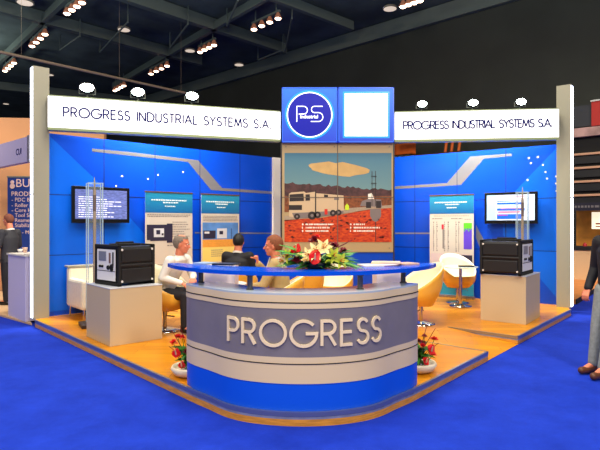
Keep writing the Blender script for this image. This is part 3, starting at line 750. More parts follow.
# ================================================================ ROLL-UP BANNERS
TEAL = grad_mat('banner_teal', (12,96,160), (26,136,176), 1.72, 2.1)
BW = M('banner_white', (196,190,180), .5)
BT = M('banner_text_white', (225,238,240), .5); BG = M('banner_text_grey', (120,115,115), .5)
def banner(fn, px_, xa, xb, ang, off, label, kind, flip):
    sa = px_(xa, 223, off)[0]; sb = px_(xb, 223, off)[0]; w = abs(sb-sa)*.985
    base = fn(sa, 0, off)
    t = thing('roll_up_banner', label, 'banner', base, ang)
    mb = MB(); mb.box(-.01, -.05, 0, w+.01, .07, .06, .01); mb.tube((.1,-.05,.012),(.1,-.14,.012),.012); mb.tube((w-.1,-.05,.012),(w-.1,-.14,.012),.012); mb.build('base', ALU, t)
    mb = MB(); mb.tube((w/2,.03,.06),(w/2,.03,2.09),.01); mb.build('pole', ALU, t)
    mb = MB(); mb.box(-.005,-.012,2.09,w+.005,.018,2.115,.003); mb.build('top_rail', M('rail_brown', (110,80,60), .4, .5), t)
    mb = MB(); mb.box(0,-.003,.06,w,.003,2.09); pr = mb.build('print', BW, t)
    y = -.0032
    def r(m1, x0, z0, x1, z1, o=0, mi=0):
        m1.mi = mi; m1.box(x0*w, y-.0022-o, z0, x1*w, y-.0004-o, z1)
    m1 = MB(); r(m1, 0, 1.72, 1, 2.088); m1.build('title_band', TEAL, pr)
    def wl(m1, x0, x1, z, h, o, mi=0):
        q = x0
        while q < x1: l = min(random.uniform(.018,.05), x1-q); r(m1, q, z, q+l, z+h, o, mi); q += l+.012
    m1 = MB(); wl(m1, .12, .86, 1.945, .022, .002); wl(m1, .36, .68, 1.90, .022, .002); wl(m1, .4, .62, 1.835, .018, .002); m1.build('title_lettering', BT, pr)
    m1 = MB()
    if kind == 'gen':
        wl(m1,.04,.95,1.675,.016,0); wl(m1,.04,.9,1.645,.016,0)
        for k in range(7): wl(m1, .56, .95-random.uniform(0,.15), 1.54-k*.045, .014, 0)
        wl(m1,.45,.6,1.1,.02,0); wl(m1,.1,.9,.75,.016,0); wl(m1,.1,.8,.7,.016,0)
        m1.build('small_print', BG, pr)
        m1 = MB()
        for (x0,z0,x1,z1,mi,o) in ((.1,1.2,.5,1.5,0,0),(.03,1.22,.14,1.5,0,.001),(.44,1.16,.56,1.52,0,.001),(.17,1.27,.38,1.43,1,.002),(.22,1.32,.3,1.4,0,.003),(.33,1.3,.37,1.34,0,.003)): r(m1,x0,z0,x1,z1,o,mi)
        m1.build('generator_picture', [M('picture_black', (38,36,62), .5), M('picture_light', (200,205,215), .5)], pr)
    elif kind == 'truck':
        for k in range(4): wl(m1, .05, .95, 1.66-k*.03, .014, 0)
        m1.build('small_print', BG, pr)
        m1 = MB(); 
        for a_ in ((.03,1.12,.97,1.54,0,0),(.03,1.05,.97,1.2,1,.001),(.05,1.22,.36,1.38,2,.002),(.4,1.22,.66,1.42,3,.002),(.46,1.3,.56,1.37,2,.003),(.08,1.32,.2,1.36,3,.003),(.78,1.2,.79,1.42,2,.002),(.03,.76,.97,1.05,4,0),(.7,.72,.97,.92,5,.001)): 
            x0,z0,x1,z1,mi,o = a_; r(m1,x0,z0,x1,z1,o,mi)
        for k in range(4): wl(m1, .25, .55, .98-k*.04, .014, .002, 6)
        m1.build('truck_picture', [M('picture_sky', (80,130,200), .5, noise=.2, scale=4), M('picture_field', (215,150,60), .5, noise=.1), M('picture_black', (38,36,62), .5), M('picture_light', (200,205,215), .5), M('picture_sand', (226,205,110), .5), M('picture_red', (150,24,44), .5), BG], pr)
    else:
        wl(m1,.1,.9,1.67,.012,0); wl(m1,.06,.3,1.61,.02,0); wl(m1,.5,.75,1.61,.02,0); wl(m1,.8,.95,1.6,.012,0)
        for x in (.08,.16,.34,.42,.6,.66): 
            for k in range(14): r(m1, x, 1.53-k*.045, x+random.uniform(.01,.03), 1.56-k*.045)
        m1.build('small_print', BG, pr)
        m1 = MB(); r(m1,.78,1.0,.96,1.48,0,0); r(m1,.78,1.42,.96,1.53,.001,1)
        for k in range(4): r(m1,.79+k*.045,1.36+.03*(k%2),.81+k*.045,1.44,.002,1)
        r(m1,.28,1.4,.33,1.5,0,2); r(m1,.305,1.0,.325,1.42,0,3); r(m1,.03,.72,.97,.9,0,4); r(m1,.45,.62,.97,.88,.001,3)
        r(m1,0,.06,1,.55,.001,5); r(m1,.1,.4,.9,.42,.003,6); r(m1,.3,.3,.85,.315,.003,6)
        m1.build('chart', [M('chart_violet', (90,60,200), .5), M('chart_green', (90,190,40), .5), M('picture_red2', (200,40,60), .5), M('picture_black', (38,36,62), .5), M('chart_mauve', (196,180,180), .5), M('banner_low_teal', (40,150,180), .5), BT], pr)
    return t
random.seed(11)
aL = math.atan2(dL.y, dL.x); aR = math.atan2(-dR.y, -dR.x)
banner(PLf, pxl, 145.2, 193, aL, .2, 'roll-up banner with black generator picture against left blue wall', 'gen', 0)
banner(PLf, pxl, 201.2, 239.6, aL, .2, 'roll-up banner with trucks in yellow field against left blue wall', 'truck', 0)
banner(PRf, pxr, 429.8, 474.5, aR, .2, 'roll-up banner with charts standing against the right blue wall', 'chart', 0)

# ================================================================ SEATING
def tub_chair(loc, rz, label, seat=.45, back=.90, sc=1):
    """swivel tub chair; opens towards +x"""
    t = thing('tub_chair', label, 'chair', loc, rz, 'tub chairs around the stand')
    n = 40; H = 7
    def shell_pts(off):
        rings = []
        for j in range(H+1):
            k = j/H; ring = []
            for i in range(n):
                a = 2*PI*i/n; c = -math.cos(a)                       # 1 at the back
                rim = seat+.07+(back-seat-.07)*max(0, (c+.8)/1.8)**.95
                z = seat-.16+(rim-seat+.16)*k
                r = (.19+.12*math.sin(min(1, k*1.6)*PI/2))*1.0+off*(1 if k > 0 else 1)
                lean = .05*k*max(0, c)
                ring.append((r*math.cos(a)-lean*1.0+.02, r*math.sin(a)*1.08, z))
            rings.append(ring)
        return rings
    mb = MB(); A = [[mb.v(p) for p in r] for r in shell_pts(0)]; B = [[mb.v(p) for p in r] for r in shell_pts(-.025)]
    for j in range(H):
        for i in range(n): mb.face([A[j][i],A[j][(i+1)%n],A[j+1][(i+1)%n],A[j+1][i]], True)
    mb.face(A[0][::-1])
    mb.mi = 1
    for i in range(n): mb.face([A[H][i],A[H][(i+1)%n],B[H][(i+1)%n],B[H][i]], True)
    for j in range(H):
        for i in range(n): mb.face([B[j][i],B[j+1][i],B[j+1][(i+1)%n],B[j][(i+1)%n]], True)
    mb.face(B[0])
    bk = mb.build('backrest', [MUST, CREAM], t, recalc=False)
    mb = MB(); mb.lathe([(.10,seat-.12),(.24,seat-.1),(.262,seat-.06),(.262,seat-.02),(.24,seat+.015),(.12,seat+.03)], 32, (.03,0)); mb.build('seat', CREAM, t)
    mb = MB(); mb.tube((0,0,.03),(0,0,seat-.15),.026,.026,16); mb.tube((0,0,.2),(0,0,seat-.15),.034,.034,16); mb.build('stem', CHROME, t)
    mb = MB(); mb.path([(0,0,seat-.2),(.05,.1,seat-.2),(.07,.18,seat-.22)], .006); mb.build('lever', CHROME, t)
    mb = MB(); mb.lathe([(.21,0),(.21,.008),(.12,.022),(.04,.04)], 32); mb.build('base', CHROME, t)
    mb = MB(); mb.tube((0,0,.2),(.16,0,.2),.01); mb.tube((0,0,seat-.17),(0,0,seat-.15),.09,.09); mb.build('footrest', CHROME, t)
    t.scale = (sc,)*3
    return t
ch1 = at(165, 223, 7.42).xy
tub_chair((ch1.x, ch1.y, PT), math.radians(-24), 'honey and cream tub chair holding the grey-haired man, beside left plinth', .45, .9, 1.05)
def ch(px, d, rz, label, **k):
    p = at(px, 223, d); return tub_chair((p.x, p.y, PT), rz, label, **k)
ch(236.5, 8.1, math.radians(80), 'tub chair holding the black-haired person, seen behind counter', sc=.98)
ch(280, 6.75, math.radians(176), 'tub chair holding the man in the beige jacket', sc=.95)
ch(303, 7.9, math.radians(150), 'empty tub chair seen under the shelf, just left of counter centre')
ch(333, 8.6, math.radians(-100), 'empty cream tub chair seen under the shelf below the flowers')
ch(421, 7.9, math.radians(200), 'empty tub chair half hidden behind the right end of counter', back=.93)
ch(457.5, 10.0, math.radians(-80), 'empty cream tub chair behind the small bistro table', seat=.46, back=.93, sc=1.0)
# bistro table
p = on(460.5, 306).xy
t = thing('bistro_table', 'small round glass bistro table before the chart banner', 'table', (p.x, p.y, PT))
mb = MB(); mb.lathe([(.31,.715),(.315,.72),(.31,.728)], 36); mb.build('table_top', M('frosted_glass', (205,215,205), .15), t)
mb = MB(); mb.tube((0,0,.02),(0,0,.715),.028,.028,16); mb.build('stem', CHROME, t)
mb = MB(); mb.lathe([(.2,0),(.2,.01),(.08,.025),(.03,.045)], 32); mb.build('base', CHROME, t)
mb = MB(); mb.box(-.04,-.12,.728,.22,.02,.75,.004); o = mb.build('folder', DARK); o.location = (p.x, p.y, PT); tag(o, 'black folder lying on the small glass bistro table', 'folder')
# meeting table between the men
p = at(222, 223, 7.0)
t = thing('bistro_table', 'white round table between the seated men, behind counter', 'table', (p.x, p.y, PT))
mb = MB(); mb.lathe([(.33,.70),(.335,.71),(.33,.72)], 36); mb.build('table_top', WHITE, t)
mb = MB(); mb.tube((0,0,.02),(0,0,.70),.028,.028,16); mb.build('stem', CHROME, t)
mb = MB(); mb.lathe([(.2,0),(.2,.01),(.08,.025),(.03,.045)], 32); mb.build('base', CHROME, t)

# cream armchair at the left wall with steel legs
p = on(81.5, 321.5).xy
t = thing('armchair', 'boxy cream leather armchair on steel legs against left wall', 'armchair', (p.x, p.y, PT), math.radians(42))
CR2 = M('armchair_leather', (232,222,196), .45, noise=.04, scale=20)
wd_, dp_ = .85, .72
mb = MB(); mb.box(.02, .0, .17, wd_-.02, dp_, .40, .03); mb.build('seat_base', CR2, t)
mb = MB(); mb.box(.13, -.02, .40, wd_-.13, dp_-.1, .48, .035); mb.build('seat_cushion', CR2, t)
for x in (0, wd_-.12):
    mb = MB(); mb.box(x, -.01, .16, x+.12, dp_-.02, .63, .045); mb.build('armrest', CR2, t)
mb = MB(); mb.box(.0, dp_-.13, .17, wd_, dp_, .80, .04); mb.build('backrest', CR2, t)
mb = MB(); mb.box(-.02, dp_-.14, .80, wd_+.02, dp_+.02, .83, .006); mb.build('back_ledge', M('ledge_grey', (150,146,130), .4), t)
for x in (.05, wd_-.05):
    for y in (.04, dp_-.05): mb = MB(); mb.tube((x,y,0),(x,y,.18),.014); mb.build('leg', CHROME, t)

# ================================================================ FLOWERS
def orient(dirv):
    return Vector(dirv).to_track_quat('Z', 'Y').to_matrix()
def orient2(d, up_):
    z = Vector(d).normalized(); y = Vector(up_); y = y-z*y.dot(z)
    if y.length < 1e-3: y = z.orthogonal()
    y.normalize(); x = y.cross(z); return Matrix((x, y, z)).transposed()
def petal(mb, base, d, length, width, curl=.3, n=5, up_=(0,-.4,1)):
    """pointed leaf or petal with a midrib fold, running from base along d and curling down"""
    R = orient2(d, up_); mb_pts = []
    for k in range(n+1):
        u = k/n; w = width*math.sin(PI*min(1, u*.92+.08))*(.5 if k == n else 1); w = 0.0005 if k == n else w
        c = Vector((0, -curl*length*u*u, length*u))
        mb_pts.append([Vector((-w/2, c.y+w*.18, c.z)), c, Vector((w/2, c.y+w*.18, c.z))])
    L = [[mb.v(Vector(base)+R@p) for p in row] for row in mb_pts]
    for k in range(n):
        for j in (0, 1): mb.face([L[k][j], L[k][j+1], L[k+1][j+1], L[k+1][j]], True)
def lily(mb, c, d, r, n=6):
    R = orient(d)
    for k in range(n):
        a = 2*PI*k/n+random.uniform(-.15,.15); dd = R@Vector((math.cos(a)*.85, math.sin(a)*.85, .55))
        petal(mb, c, dd, r, r*.46, .3, 5, R@Vector((0,0,1)))
def carnation(mb, c, r):
    for k in range(22):
        th = random.uniform(0, 2*PI); ph = random.uniform(.1, 1.5); dd = Vector((math.cos(th)*math.sin(ph), math.sin(th)*math.sin(ph), math.cos(ph)))
        petal(mb, Vector(c)+dd*r*.2, dd, r*.85, r*.7, .2, 3)
def anthurium(mb, c, d, r):
    R = orient(d); pts = []
    for k in range(16):
        a = 2*PI*k/16; q = r*(1+.25*math.cos(a)); pts.append(Vector(c)+R@Vector((math.sin(a)*q*.8, math.cos(a)*q, .02*math.sin(3*a))))
    mb.plate(pts, R@Vector((0,0,1)), .004)
def bouquet(root, spec, leaves, twigs):
    mb = MB()
    for (b, d, l, w) in leaves: petal(mb, b, d, l, w, .25)
    tag(mb.build('foliage', LEAF, root), None, None, kind='stuff')
    for b, e in twigs:
        mb = MB(); mb.path([b, Vector(b).lerp(Vector(e), .5)+Vector((0,0,.02)), e], .003, 6); mb.build('twig', DRED, root)
    for kind, c, d, r, m in spec:
        mb = MB()
        {'lily': lambda: lily(mb, c, d, r), 'carnation': lambda: carnation(mb, c, r), 'anthurium': lambda: anthurium(mb, c, d, r)}[kind]()
        f = mb.build('flower', m, root)
        if kind == 'lily':
            mb = MB(); R = orient(d)
            for k in range(5): a = k*1.26; mb.tube(c, Vector(c)+R@Vector((math.cos(a)*r*.2, math.sin(a)*r*.2, r*.6)), .002, .002, 5); mb.ball(Vector(c)+R@Vector((math.cos(a)*r*.2, math.sin(a)*r*.2, r*.6)), .006, n=6, m=4)
            mb.build('stamen', M('stamen_orange', (200,110,30), .6), f)
        if kind == 'anthurium':
            mb = MB(); e = Vector(c)+Vector((0,-.05,.05)); mb.cap(Vector(c)+Vector((0,-.006,0)), e, .009, .005, 8); mb.build('spadix', YEL, f)
        if 'lily' != kind or True:
            mb = MB(); mb.tube((c[0]*.25, c[1]*.25, .05), c, .004, .003, 6); mb.build('stem', LEAF, root)
D0 = 4.72; zs = PT+1.12; BIG = 1.15
t = thing('flower_arrangement', 'wide low red, cream and lime flower arrangement on the blue counter shelf', 'flowers', at(316, 223, D0).xy.to_3d()+Vector((0,0,zs)))
mb = MB(); mb.lathe([(.07,0),(.11,.01),(.12,.05),(.10,.07)], 24); mb.build('bowl', M('bowl_dark', (30,40,34), .4), t)
def lp(px, py, dy=0):
    p = at(px, py, D0+dy); o = at(316,223,D0); return Vector((p.x-o.x, dy, p.z-zs))
random.seed(21); lv = []
for k in range(110):
    a = random.uniform(0, 2*PI); el = random.uniform(-.05,.6); s = 1.55 if abs(math.cos(a)) > .6 else .8
    lv.append((Vector((random.uniform(-.1,.1), random.uniform(-.05,.05), .05)), Vector((math.cos(a), math.sin(a)*.7, el)), random.uniform(.14,.27)*s, random.uniform(.025,.055)))
for (x, y) in ((279,250),(281,262),(286,266),(352,266),(356,262),(349,250),(284,245)):
    e = lp(x, y, -.05); lv.append((e*.3+Vector((0,0,.04)), e, e.length*.75, .05))
sp = [('lily', lp(316,252,-.12), (-.1,-1,.45), .085, YEL), ('lily', lp(323,248,-.08), (.3,-1,.5), .08, YEL), ('lily', lp(309,255,-.1), (-.5,-1,.4), .07, YEL), ('lily', lp(333,256,-.1), (.5,-1,.3), .075, LIME),
      ('anthurium', lp(315,259,-.17), (0,-1,.3), .058, RED), ('anthurium', lp(296,250,-.02), (-.5,-.8,.6), .045, RED),
      ('carnation', lp(314,242,-.02), (0,0,1), .05, DRED), ('carnation', lp(317,238.5,0), (0,0,1), .035, RED), ('carnation', lp(334,248,-.04), (0,0,1), .05, DRED), ('carnation', lp(343,252,-.03), (0,0,1), .04, DRED),
      ('carnation', lp(297,262,-.1), (0,0,1), .045, DRED), ('carnation', lp(291,255,-.06), (0,0,1), .04, RED), ('carnation', lp(305,262,-.14), (0,0,1), .035, YEL), ('carnation', lp(299,257,-.1), (0,0,1), .03, YEL),
      ('lily', lp(288,257,-.05), (-.8,-.7,.4), .075, LIME), ('lily', lp(340,261,-.12), (.5,-1,.2), .07, LIME), ('lily', lp(284,261,-.05), (-.8,-.6,.2), .06, YEL), ('carnation', lp(329,263,-.15), (0,0,1), .03, LIME)]
sp = [(k_, c_, d_, r_*BIG, m_) for k_, c_, d_, r_, m_ in sp]
bouquet(t, sp, lv, [((0,0,.05), lp(352,240,-.03)), ((0,0,.05), lp(347,243,-.02)), ((0,0,.05), lp(284,245,0)), ((0,0,.05), lp(337,243,0)), ((0,0,.05), lp(331,241,0))])

def floor_plant(p, label, sgn):
    t = thing('potted_flowers', label, 'flowers', (p.x, p.y, PT))
    mb = MB(); mb.lathe([(.10,0),(.155,.02),(.19,.075),(.18,.1),(.165,.1),(.14,.07)], 32); mb.build('pot', M('pot_cream', (228,216,190), .35), t)
    lv = []
    for k in range(50):
        a = random.uniform(0, 2*PI); lv.append((Vector((0,0,random.uniform(.08,.25))), Vector((math.cos(a), math.sin(a), random.uniform(-.2,1.2))), random.uniform(.10,.2), .045))
    sp = []
    for k in range(8):
        a = random.uniform(0, 2*PI); h = random.uniform(.12,.38); r = random.uniform(.06,.16)
        sp.append(('carnation', (r*math.cos(a), r*math.sin(a), h), (0,0,1), random.uniform(.03,.05), DRED if k%2 else RED))
    sp.append(('anthurium', (sgn*.11, -.12, .24), (sgn*.3,-1,.3), .05, RED)); sp.append(('anthurium', (sgn*.05, -.14, .13), (sgn*.3,-1,.3), .04, RED)); sp.append(('carnation', (sgn*.15,-.06,.33), (0,0,1), .045, RED))
    bouquet(t, sp, lv, [((0,0,.1), (sgn*.16,-.08,.46)), ((0,0,.1), (sgn*.2,-.05,.3)), ((0,0,.1), (sgn*.1,0,.5))])
floor_plant(on(190, 375).xy, 'cream pot of red flowers on platform left of counter', -1)
floor_plant(on(418, 371).xy, 'cream pot of red flowers on platform right of counter', 1)

# magazines and leaflets on the shelf
def paper(px0, px1, d, dy, rz, z, m, label, name='magazine', cat='magazine', grp=None):
    p = at((px0+px1)/2, 223, d); w = (px1-px0)*d/F
    mb = MB(); mb.box(-w/2, -dy/2, 0, w/2, dy/2, .016, .002)
    t = mb.build(name, m); t.location = (p.x, p.y, zs+z); t.rotation_euler = (0,0,rz); tag(t, label, cat, grp); return t
paper(360, 381, 4.95, .2, .25, .0, WHITE, 'white magazine on the shelf just right of the flowers')
paper(372, 400, 5.08, .19, -.2, .017, M('mag_tan', (226,196,170), .4), 'pinkish magazine overlapping the white one on the shelf')
paper(397, 416, 5.15, .17, .5, .0, M('mag_cream', (216,176,150), .4), 'tan leaflet near the right end of the shelf', 'leaflet', 'leaflet')
paper(215, 238, 5.1, .18, -.3, .0, M('folder_black', (30,34,50), .3), 'dark folder lying on left part of the shelf', 'folder', 'folder')
paper(196, 214, 5.2, .15, -.6, .0, M('leaflet_blue', (160,185,215), .3), 'pale leaflet at the left end of the shelf', 'leaflet', 'leaflet')

# ================================================================ PEOPLE
SHIRT = M('white_shirt', (226,222,214), .7, noise=.05, scale=8)
JKT = M('black_jacket', (22,22,28), .75)
BEIGE = M('beige_jacket', (176,150,100), .7, noise=.08, scale=10)
TRS = M('dark_trousers', (28,28,34), .8)
JEAN = M('grey_jeans', (130,136,132), .8, noise=.12, scale=30)
SHOE = M('brown_shoe', (92,52,30), .4)
BSHOE = M('black_shoe', (16,16,18), .35)
HGREY = M('grey_hair', (120,108,96), .8, noise=.2, scale=60)
HRED = M('ginger_hair', (126,72,44), .8, noise=.2, scale=60)
HBLK = M('black_hair', (16,15,18), .6)
EYEW = M('eye_white', (235,230,225), .3); EYED = M('eye_dark', (40,28,22), .3); LIP = M('lip', (170,80,70), .5)
def head_shape(mb, c, R, s=1.0):
    """skull, jaw, nose, brow, ears; the face looks along local +x"""
    P = lambda x, y, z: Vector(c)+R@(Vector((x, y, z))*s)
    mb.ball(P(-.012,0,.035), .098*s, .078*s, .098*s, 20, 14, R)
    mb.ball(P(.018,0,-.03), .072*s, .062*s, .075*s, 16, 12, R)
    mb.ball(P(.052,0,-.078), .032*s, .036*s, .026*s, 12, 8, R)
    mb.cap(P(.082,0,.022), P(.106,0,-.016), .009*s, .014*s, 8)                 # nose
    for y in (-1, 1):
        mb.ball(P(.072, y*.032, .036), .018*s, .026*s, .010*s, 8, 6, R)        # brow
        mb.ball(P(.055, y*.042, -.012), .026*s, .022*s, .022*s, 8, 6, R)       # cheek
        mb.ball(P(-.008, y*.078, .0), .018*s, .010*s, .030*s, 8, 6, R)         # ear
    mb.ball(P(.084,0,-.046), .012*s, .024*s, .010*s, 8, 6, R)                  # lips
def face_bits(par, c, R, s=1.0):
    P = lambda x, y, z: Vector(c)+R@(Vector((x, y, z))*s)
    for y in (-1, 1):
        mb = MB(); mb.ball(P(.082, y*.031, .018), .008*s, .013*s, .008*s, 10, 6, R); e = mb.build('eye', EYEW, par)
        mb = MB(); mb.ball(P(.089, y*.031, .018), .003*s, .006*s, .006*s, 8, 6, R); mb.build('pupil', EYED, e)
    mb = MB(); mb.ball(P(.093,0,-.045), .006*s, .022*s, .005*s, 8, 6, R); mb.build('mouth', LIP, par)
def hair(par, c, R, mat, s=1.0, bald=0.0, full=False):
    mb = MB(); bm0 = MB(); P = lambda x, y, z: Vector(c)+R@(Vector((x, y, z))*s)
    n, m = 28, 18; V = {}
    for j in range(m+1):
        ph = PI*j/m
        for i in range(n):
            a = 2*PI*i/n; x, y, z = math.sin(ph)*math.cos(a), math.sin(ph)*math.sin(a), math.cos(ph)
            V[j, i] = (x, y, z)
    def keep(x, y, z):
        if z < -.75 or (z < -.55 and x > -.2): return False
        if x > .45 and z < .55+.0: return False
        if x > .1 and z < .05 and not full: return False
        if x > .15 and z < .15: return False
        if bald and z > .72 and x > -.45: return False
        return True
    vs = {}
    def gv(k, o):
        if (k, o) not in vs:
            x, y, z = V[k]; r = (.006 if o else -.006)+.002*math.sin(k[1]*3.1+k[0]*2.3)
            vs[k, o] = mb.v(P(-.014+(.100+r)*x, (.080+r)*y, .036+(.101+r)*z))
        return vs[k, o]
    fl = {}
    for j in range(m):
        for i in range(n):
            q = [(j,i),(j+1,i),(j+1,(i+1)%n),(j,(i+1)%n)]
            cx = [sum(V[k][a] for k in q)/4 for a in range(3)]
            if keep(*cx): fl[j, i] = q
    from collections import Counter
    ec = Counter()
    for q in fl.values():
        mb.face([gv(k, 1) for k in q], True); mb.face([gv(k, 0) for k in q[::-1]], True)
        for a in range(4): ec[frozenset((q[a], q[(a+1)%4]))] += 1
    for q in fl.values():
        for a in range(4):
            e = frozenset((q[a], q[(a+1)%4]))
            if ec[e] == 1 and len(e) == 2: k1, k2 = q[a], q[(a+1)%4]; mb.face([gv(k1,1), gv(k1,0), gv(k2,0), gv(k2,1)])
    bmesh.ops.remove_doubles(mb.bm, verts=mb.bm.verts, dist=.0004)
    return mb.build('hair', mat, par)
def hand(mb, wrist, R, curl=.5, side=1, s=1.0):
    """palm and five fingers; local +x runs towards the fingertips, +z is the back of the hand, thumb on +y*side"""
    P = lambda x, y, z: Vector(wrist)+R@(Vector((x, y*side, z))*s)
    for y in (-.03, -.010, .010, .03): mb.cap(P(.0, y*.55, 0), P(.085, y, 0), .017*s, .0125*s, 8)
    for k, (y, l) in enumerate(((-.034,.062),(-.012,.074),(.011,.080),(.033,.072))):
        b = P(.09, y, 0); x, z, a = .09, 0, 0; prev = b; rr = .0095
        for seg in (.45,.3,.25):
            a += curl*1.05; x += l*seg*math.cos(a); z -= l*seg*math.sin(a); q = P(x, y, z); mb.cap(prev, q, rr*s, (rr-.001)*s, 8); prev = q; rr -= .001
    t0, t1, t2, t3 = P(.02,.025,-.004), P(.045,.052,-.012), P(.068,.062-.02*curl,-.012-.03*curl), P(.085,.060-.05*curl,-.014-.05*curl)
    mb.cap(t0, t1, .015*s, .013*s, 8); mb.cap(t1, t2, .012*s, .011*s, 8); mb.cap(t2, t3, .011*s, .009*s, 8)
def frame(xd, up_=(0,0,1)):
    x = Vector(xd).normalized(); z = Vector(up_); z = (z-x*z.dot(x)).normalized(); y = z.cross(x)
    return Matrix((x, y, z)).transposed()
def figure(label, loc, rz, J, headR, top, legs, shoe, hairm, bald=0, jacket=False, collar=None, full=False, hs=1.0, hands=None, voxel=.006):
    """J: joints in the figure's own frame, which looks along +x"""
    t = thing('person', label, 'person', loc, rz)
    J = {k: Vector(v) for k, v in J.items()}
    mb = MB(); head_shape(mb, J['head'], headR, hs)
    mb.cap(J['neck'], J['head']+headR@Vector((-.02,0,-.03)), .064, .058)
    mb.loft([(J['hip']+Vector((0,0,-.06)), (0,.13,0), (.09,0,0)), (J['hip']+Vector((0,0,.06)), (0,.13,0), (.10,0,0)), (J['waist'], (0,.12,0), (.09,0,0)), (J['chest'], (0,.145,0), (.10,0,0)), (J['neck']+Vector((0,0,-.05)), (0,.11,0), (.06,0,0)), (J['neck'], (0,.05,0), (.05,0,0))])
    for s in ('l', 'r'):
        mb.chain([J['sh'+s], J['el'+s], J['wr'+s]], [.045, .036, .027]); mb.cap(J['chest'], J['sh'+s], .07, .05)
        mb.chain([J['hp'+s], J['kn'+s], J['an'+s]], [.075, .05, .038]); mb.cap(J['an'+s], J['to'+s], .035, .025)
        hc = (hands or {}).get(s, (.6, None)); fd = hc[1] or (J['wr'+s]-J['el'+s])
        hand(mb, J['wr'+s], frame(fd, hc[2] if len(hc) > 2 else (0,0,1)), hc[0], 1 if s == 'l' else -1)
    b = bake(mb.build('body', SKIN, t), voxel, 3)
    face_bits(t, J['head'], headR, hs); hair(t, J['head'], headR, hairm, hs, bald, full)
    # upper garment
    mb = MB(); e = .022 if jacket else .012; H = J['hip']
    mb.loft([(H+Vector((0,0,-.09 if jacket else -.02)), (0,.165+e,0), (.125+e,0,0)), (J['waist'], (0,.150+e,0), (.118+e,0,0)), (J['waist'].lerp(J['chest'],.55), (0,.165+e,0), (.122+e,0,0)), (J['chest'], (0,.175+e,0), (.118+e,0,0)), (J['neck']+Vector((0,0,-.065)), (0,.15,0), (.085,0,0)), (J['neck']+Vector((0,0,-.035)), (0,.10,0), (.078,0,0)), (J['neck']+Vector((0,0,-.005)), (0,.07,0), (.068,0,0))])
    for s in ('l', 'r'):
        w2 = J['el'+s].lerp(J['wr'+s], .93); mb.cap(J['chest']+Vector((0,0,.03)), J['sh'+s], .08, .066+e*.5); mb.chain([J['sh'+s], J['el'+s]], [.066+e*.5, .05+e*.5]); mb.cap(J['el'+s], w2, .05+e*.5, .036+e*.4)
    bake(mb.build('jacket' if jacket else 'shirt', top, t), .009, 5)
    if collar:
        mb = MB(); n_ = J['neck']; pts = []
        for k in range(15):
            a = math.radians(25+310*k/14); pts.append(n_+Vector((.072*math.cos(a), .075*math.sin(a), .0-.03-.022*math.cos(a)*1)))
        for a_, b_ in zip(pts[:-1], pts[1:]): mb.plate([a_, b_, b_+Vector((0,0,.03)), a_+Vector((0,0,.03))], (a_-n_).normalized(), .006)
        if jacket: mb.plate([n_+Vector((.07,-.04,.0)), n_+Vector((.07,.04,.0)), n_+Vector((.15,.01,-.22)), n_+Vector((.15,-.01,-.22))], (1,0,.2), .01)
        mb.build('shirt_collar', collar, t)
    mb = MB(); mb.loft([(H+Vector((0,0,-.11)), (0,.155,0), (.125,0,0)), (H+Vector((0,0,.03)), (0,.158,0), (.122,0,0))])
    for s in ('l', 'r'): mb.chain([J['hp'+s], J['kn'+s]], [.098, .07]); mb.cap(J['kn'+s], J['an'+s]+Vector((0,0,.02)), .068, .055)
    bake(mb.build('trousers', legs, t), .01, 4)
    for s in ('l', 'r'):
        mb = MB(); a_, o_ = J['an'+s], J['to'+s]; d = (o_-a_); d.z = 0; d.normalize(); hz = min(a_.z, .09)-.0
        mb.cap(Vector((a_.x, a_.y, a_.z-.045))-d*.03, Vector((o_.x, o_.y, o_.z)), .043, .038); mb.cap(a_-d*.01, a_+Vector((0,0,-.03)), .045, .045)
        bake(mb.build('shoe', shoe, t), .007, 3)
    return t
def seated(lean=.1, head=(0,0,0), **k):
    J = dict(hip=(0,0,.56), waist=(lean*.35,0,.74), chest=(lean*.8,0,.94), neck=(lean*1.1,0,1.08), head=(lean*1.1+.035,0,1.22),
      shl=(lean,.19,1.01), shr=(lean,-.19,1.01), ell=(lean+.08,.24,.76), elr=(lean+.08,-.24,.76), wrl=(lean+.3,.16,.72), wrr=(lean+.3,-.16,.72),
      hpl=(.03,.09,.53), hpr=(.03,-.09,.53), knl=(.44,.11,.54), knr=(.44,-.11,.54), anl=(.44,.11,.10), anr=(.44,-.11,.10), tol=(.60,.12,.045), tor=(.60,-.12,.045))
    J.update(k); return J
def HR(yaw=0, pitch=0): return (Matrix.Rotation(yaw, 3, 'Z') @ Matrix.Rotation(pitch, 3, 'Y'))
# man on the left, white shirt, looks to the right of the picture
p = at(164, 223, 7.42)
figure('grey-haired man in a white shirt seated at left, facing right', (p.x, p.y, PT), math.radians(-24),
       seated(.25, wrl=(.42,.1,.74), wrr=(.40,-.12,.70), elr=(.17,-.25,.78)), HR(.38,.10), SHIRT, TRS, BSHOE, HGREY, bald=1, collar=SHIRT, hs=1.08)
# person seen from behind
p = at(236.5, 223, 8.1)
figure('black-haired person in black jacket seated with back to the camera', (p.x, p.y, PT), math.radians(78),
       seated(.06), HR(.1,.05), JKT, TRS, BSHOE, HBLK, jacket=True, collar=SHIRT, full=True, hs=1.03)
# man on the right, facing left, fist raised
p = at(281, 223, 6.75)
figure('ginger-haired man in beige jacket seated, facing left with raised fist', (p.x, p.y, PT), math.radians(176),
       seated(.06, elr=(.20,-.24,.82), wrr=(.32,-.10,1.00), ell=(.2,.26,.74)), HR(0,.02), BEIGE, TRS, BSHOE, HRED, jacket=True, collar=SHIRT, hs=1.12, hands={'r': (1.35, (.1,.1,1), (-1,0,0))})
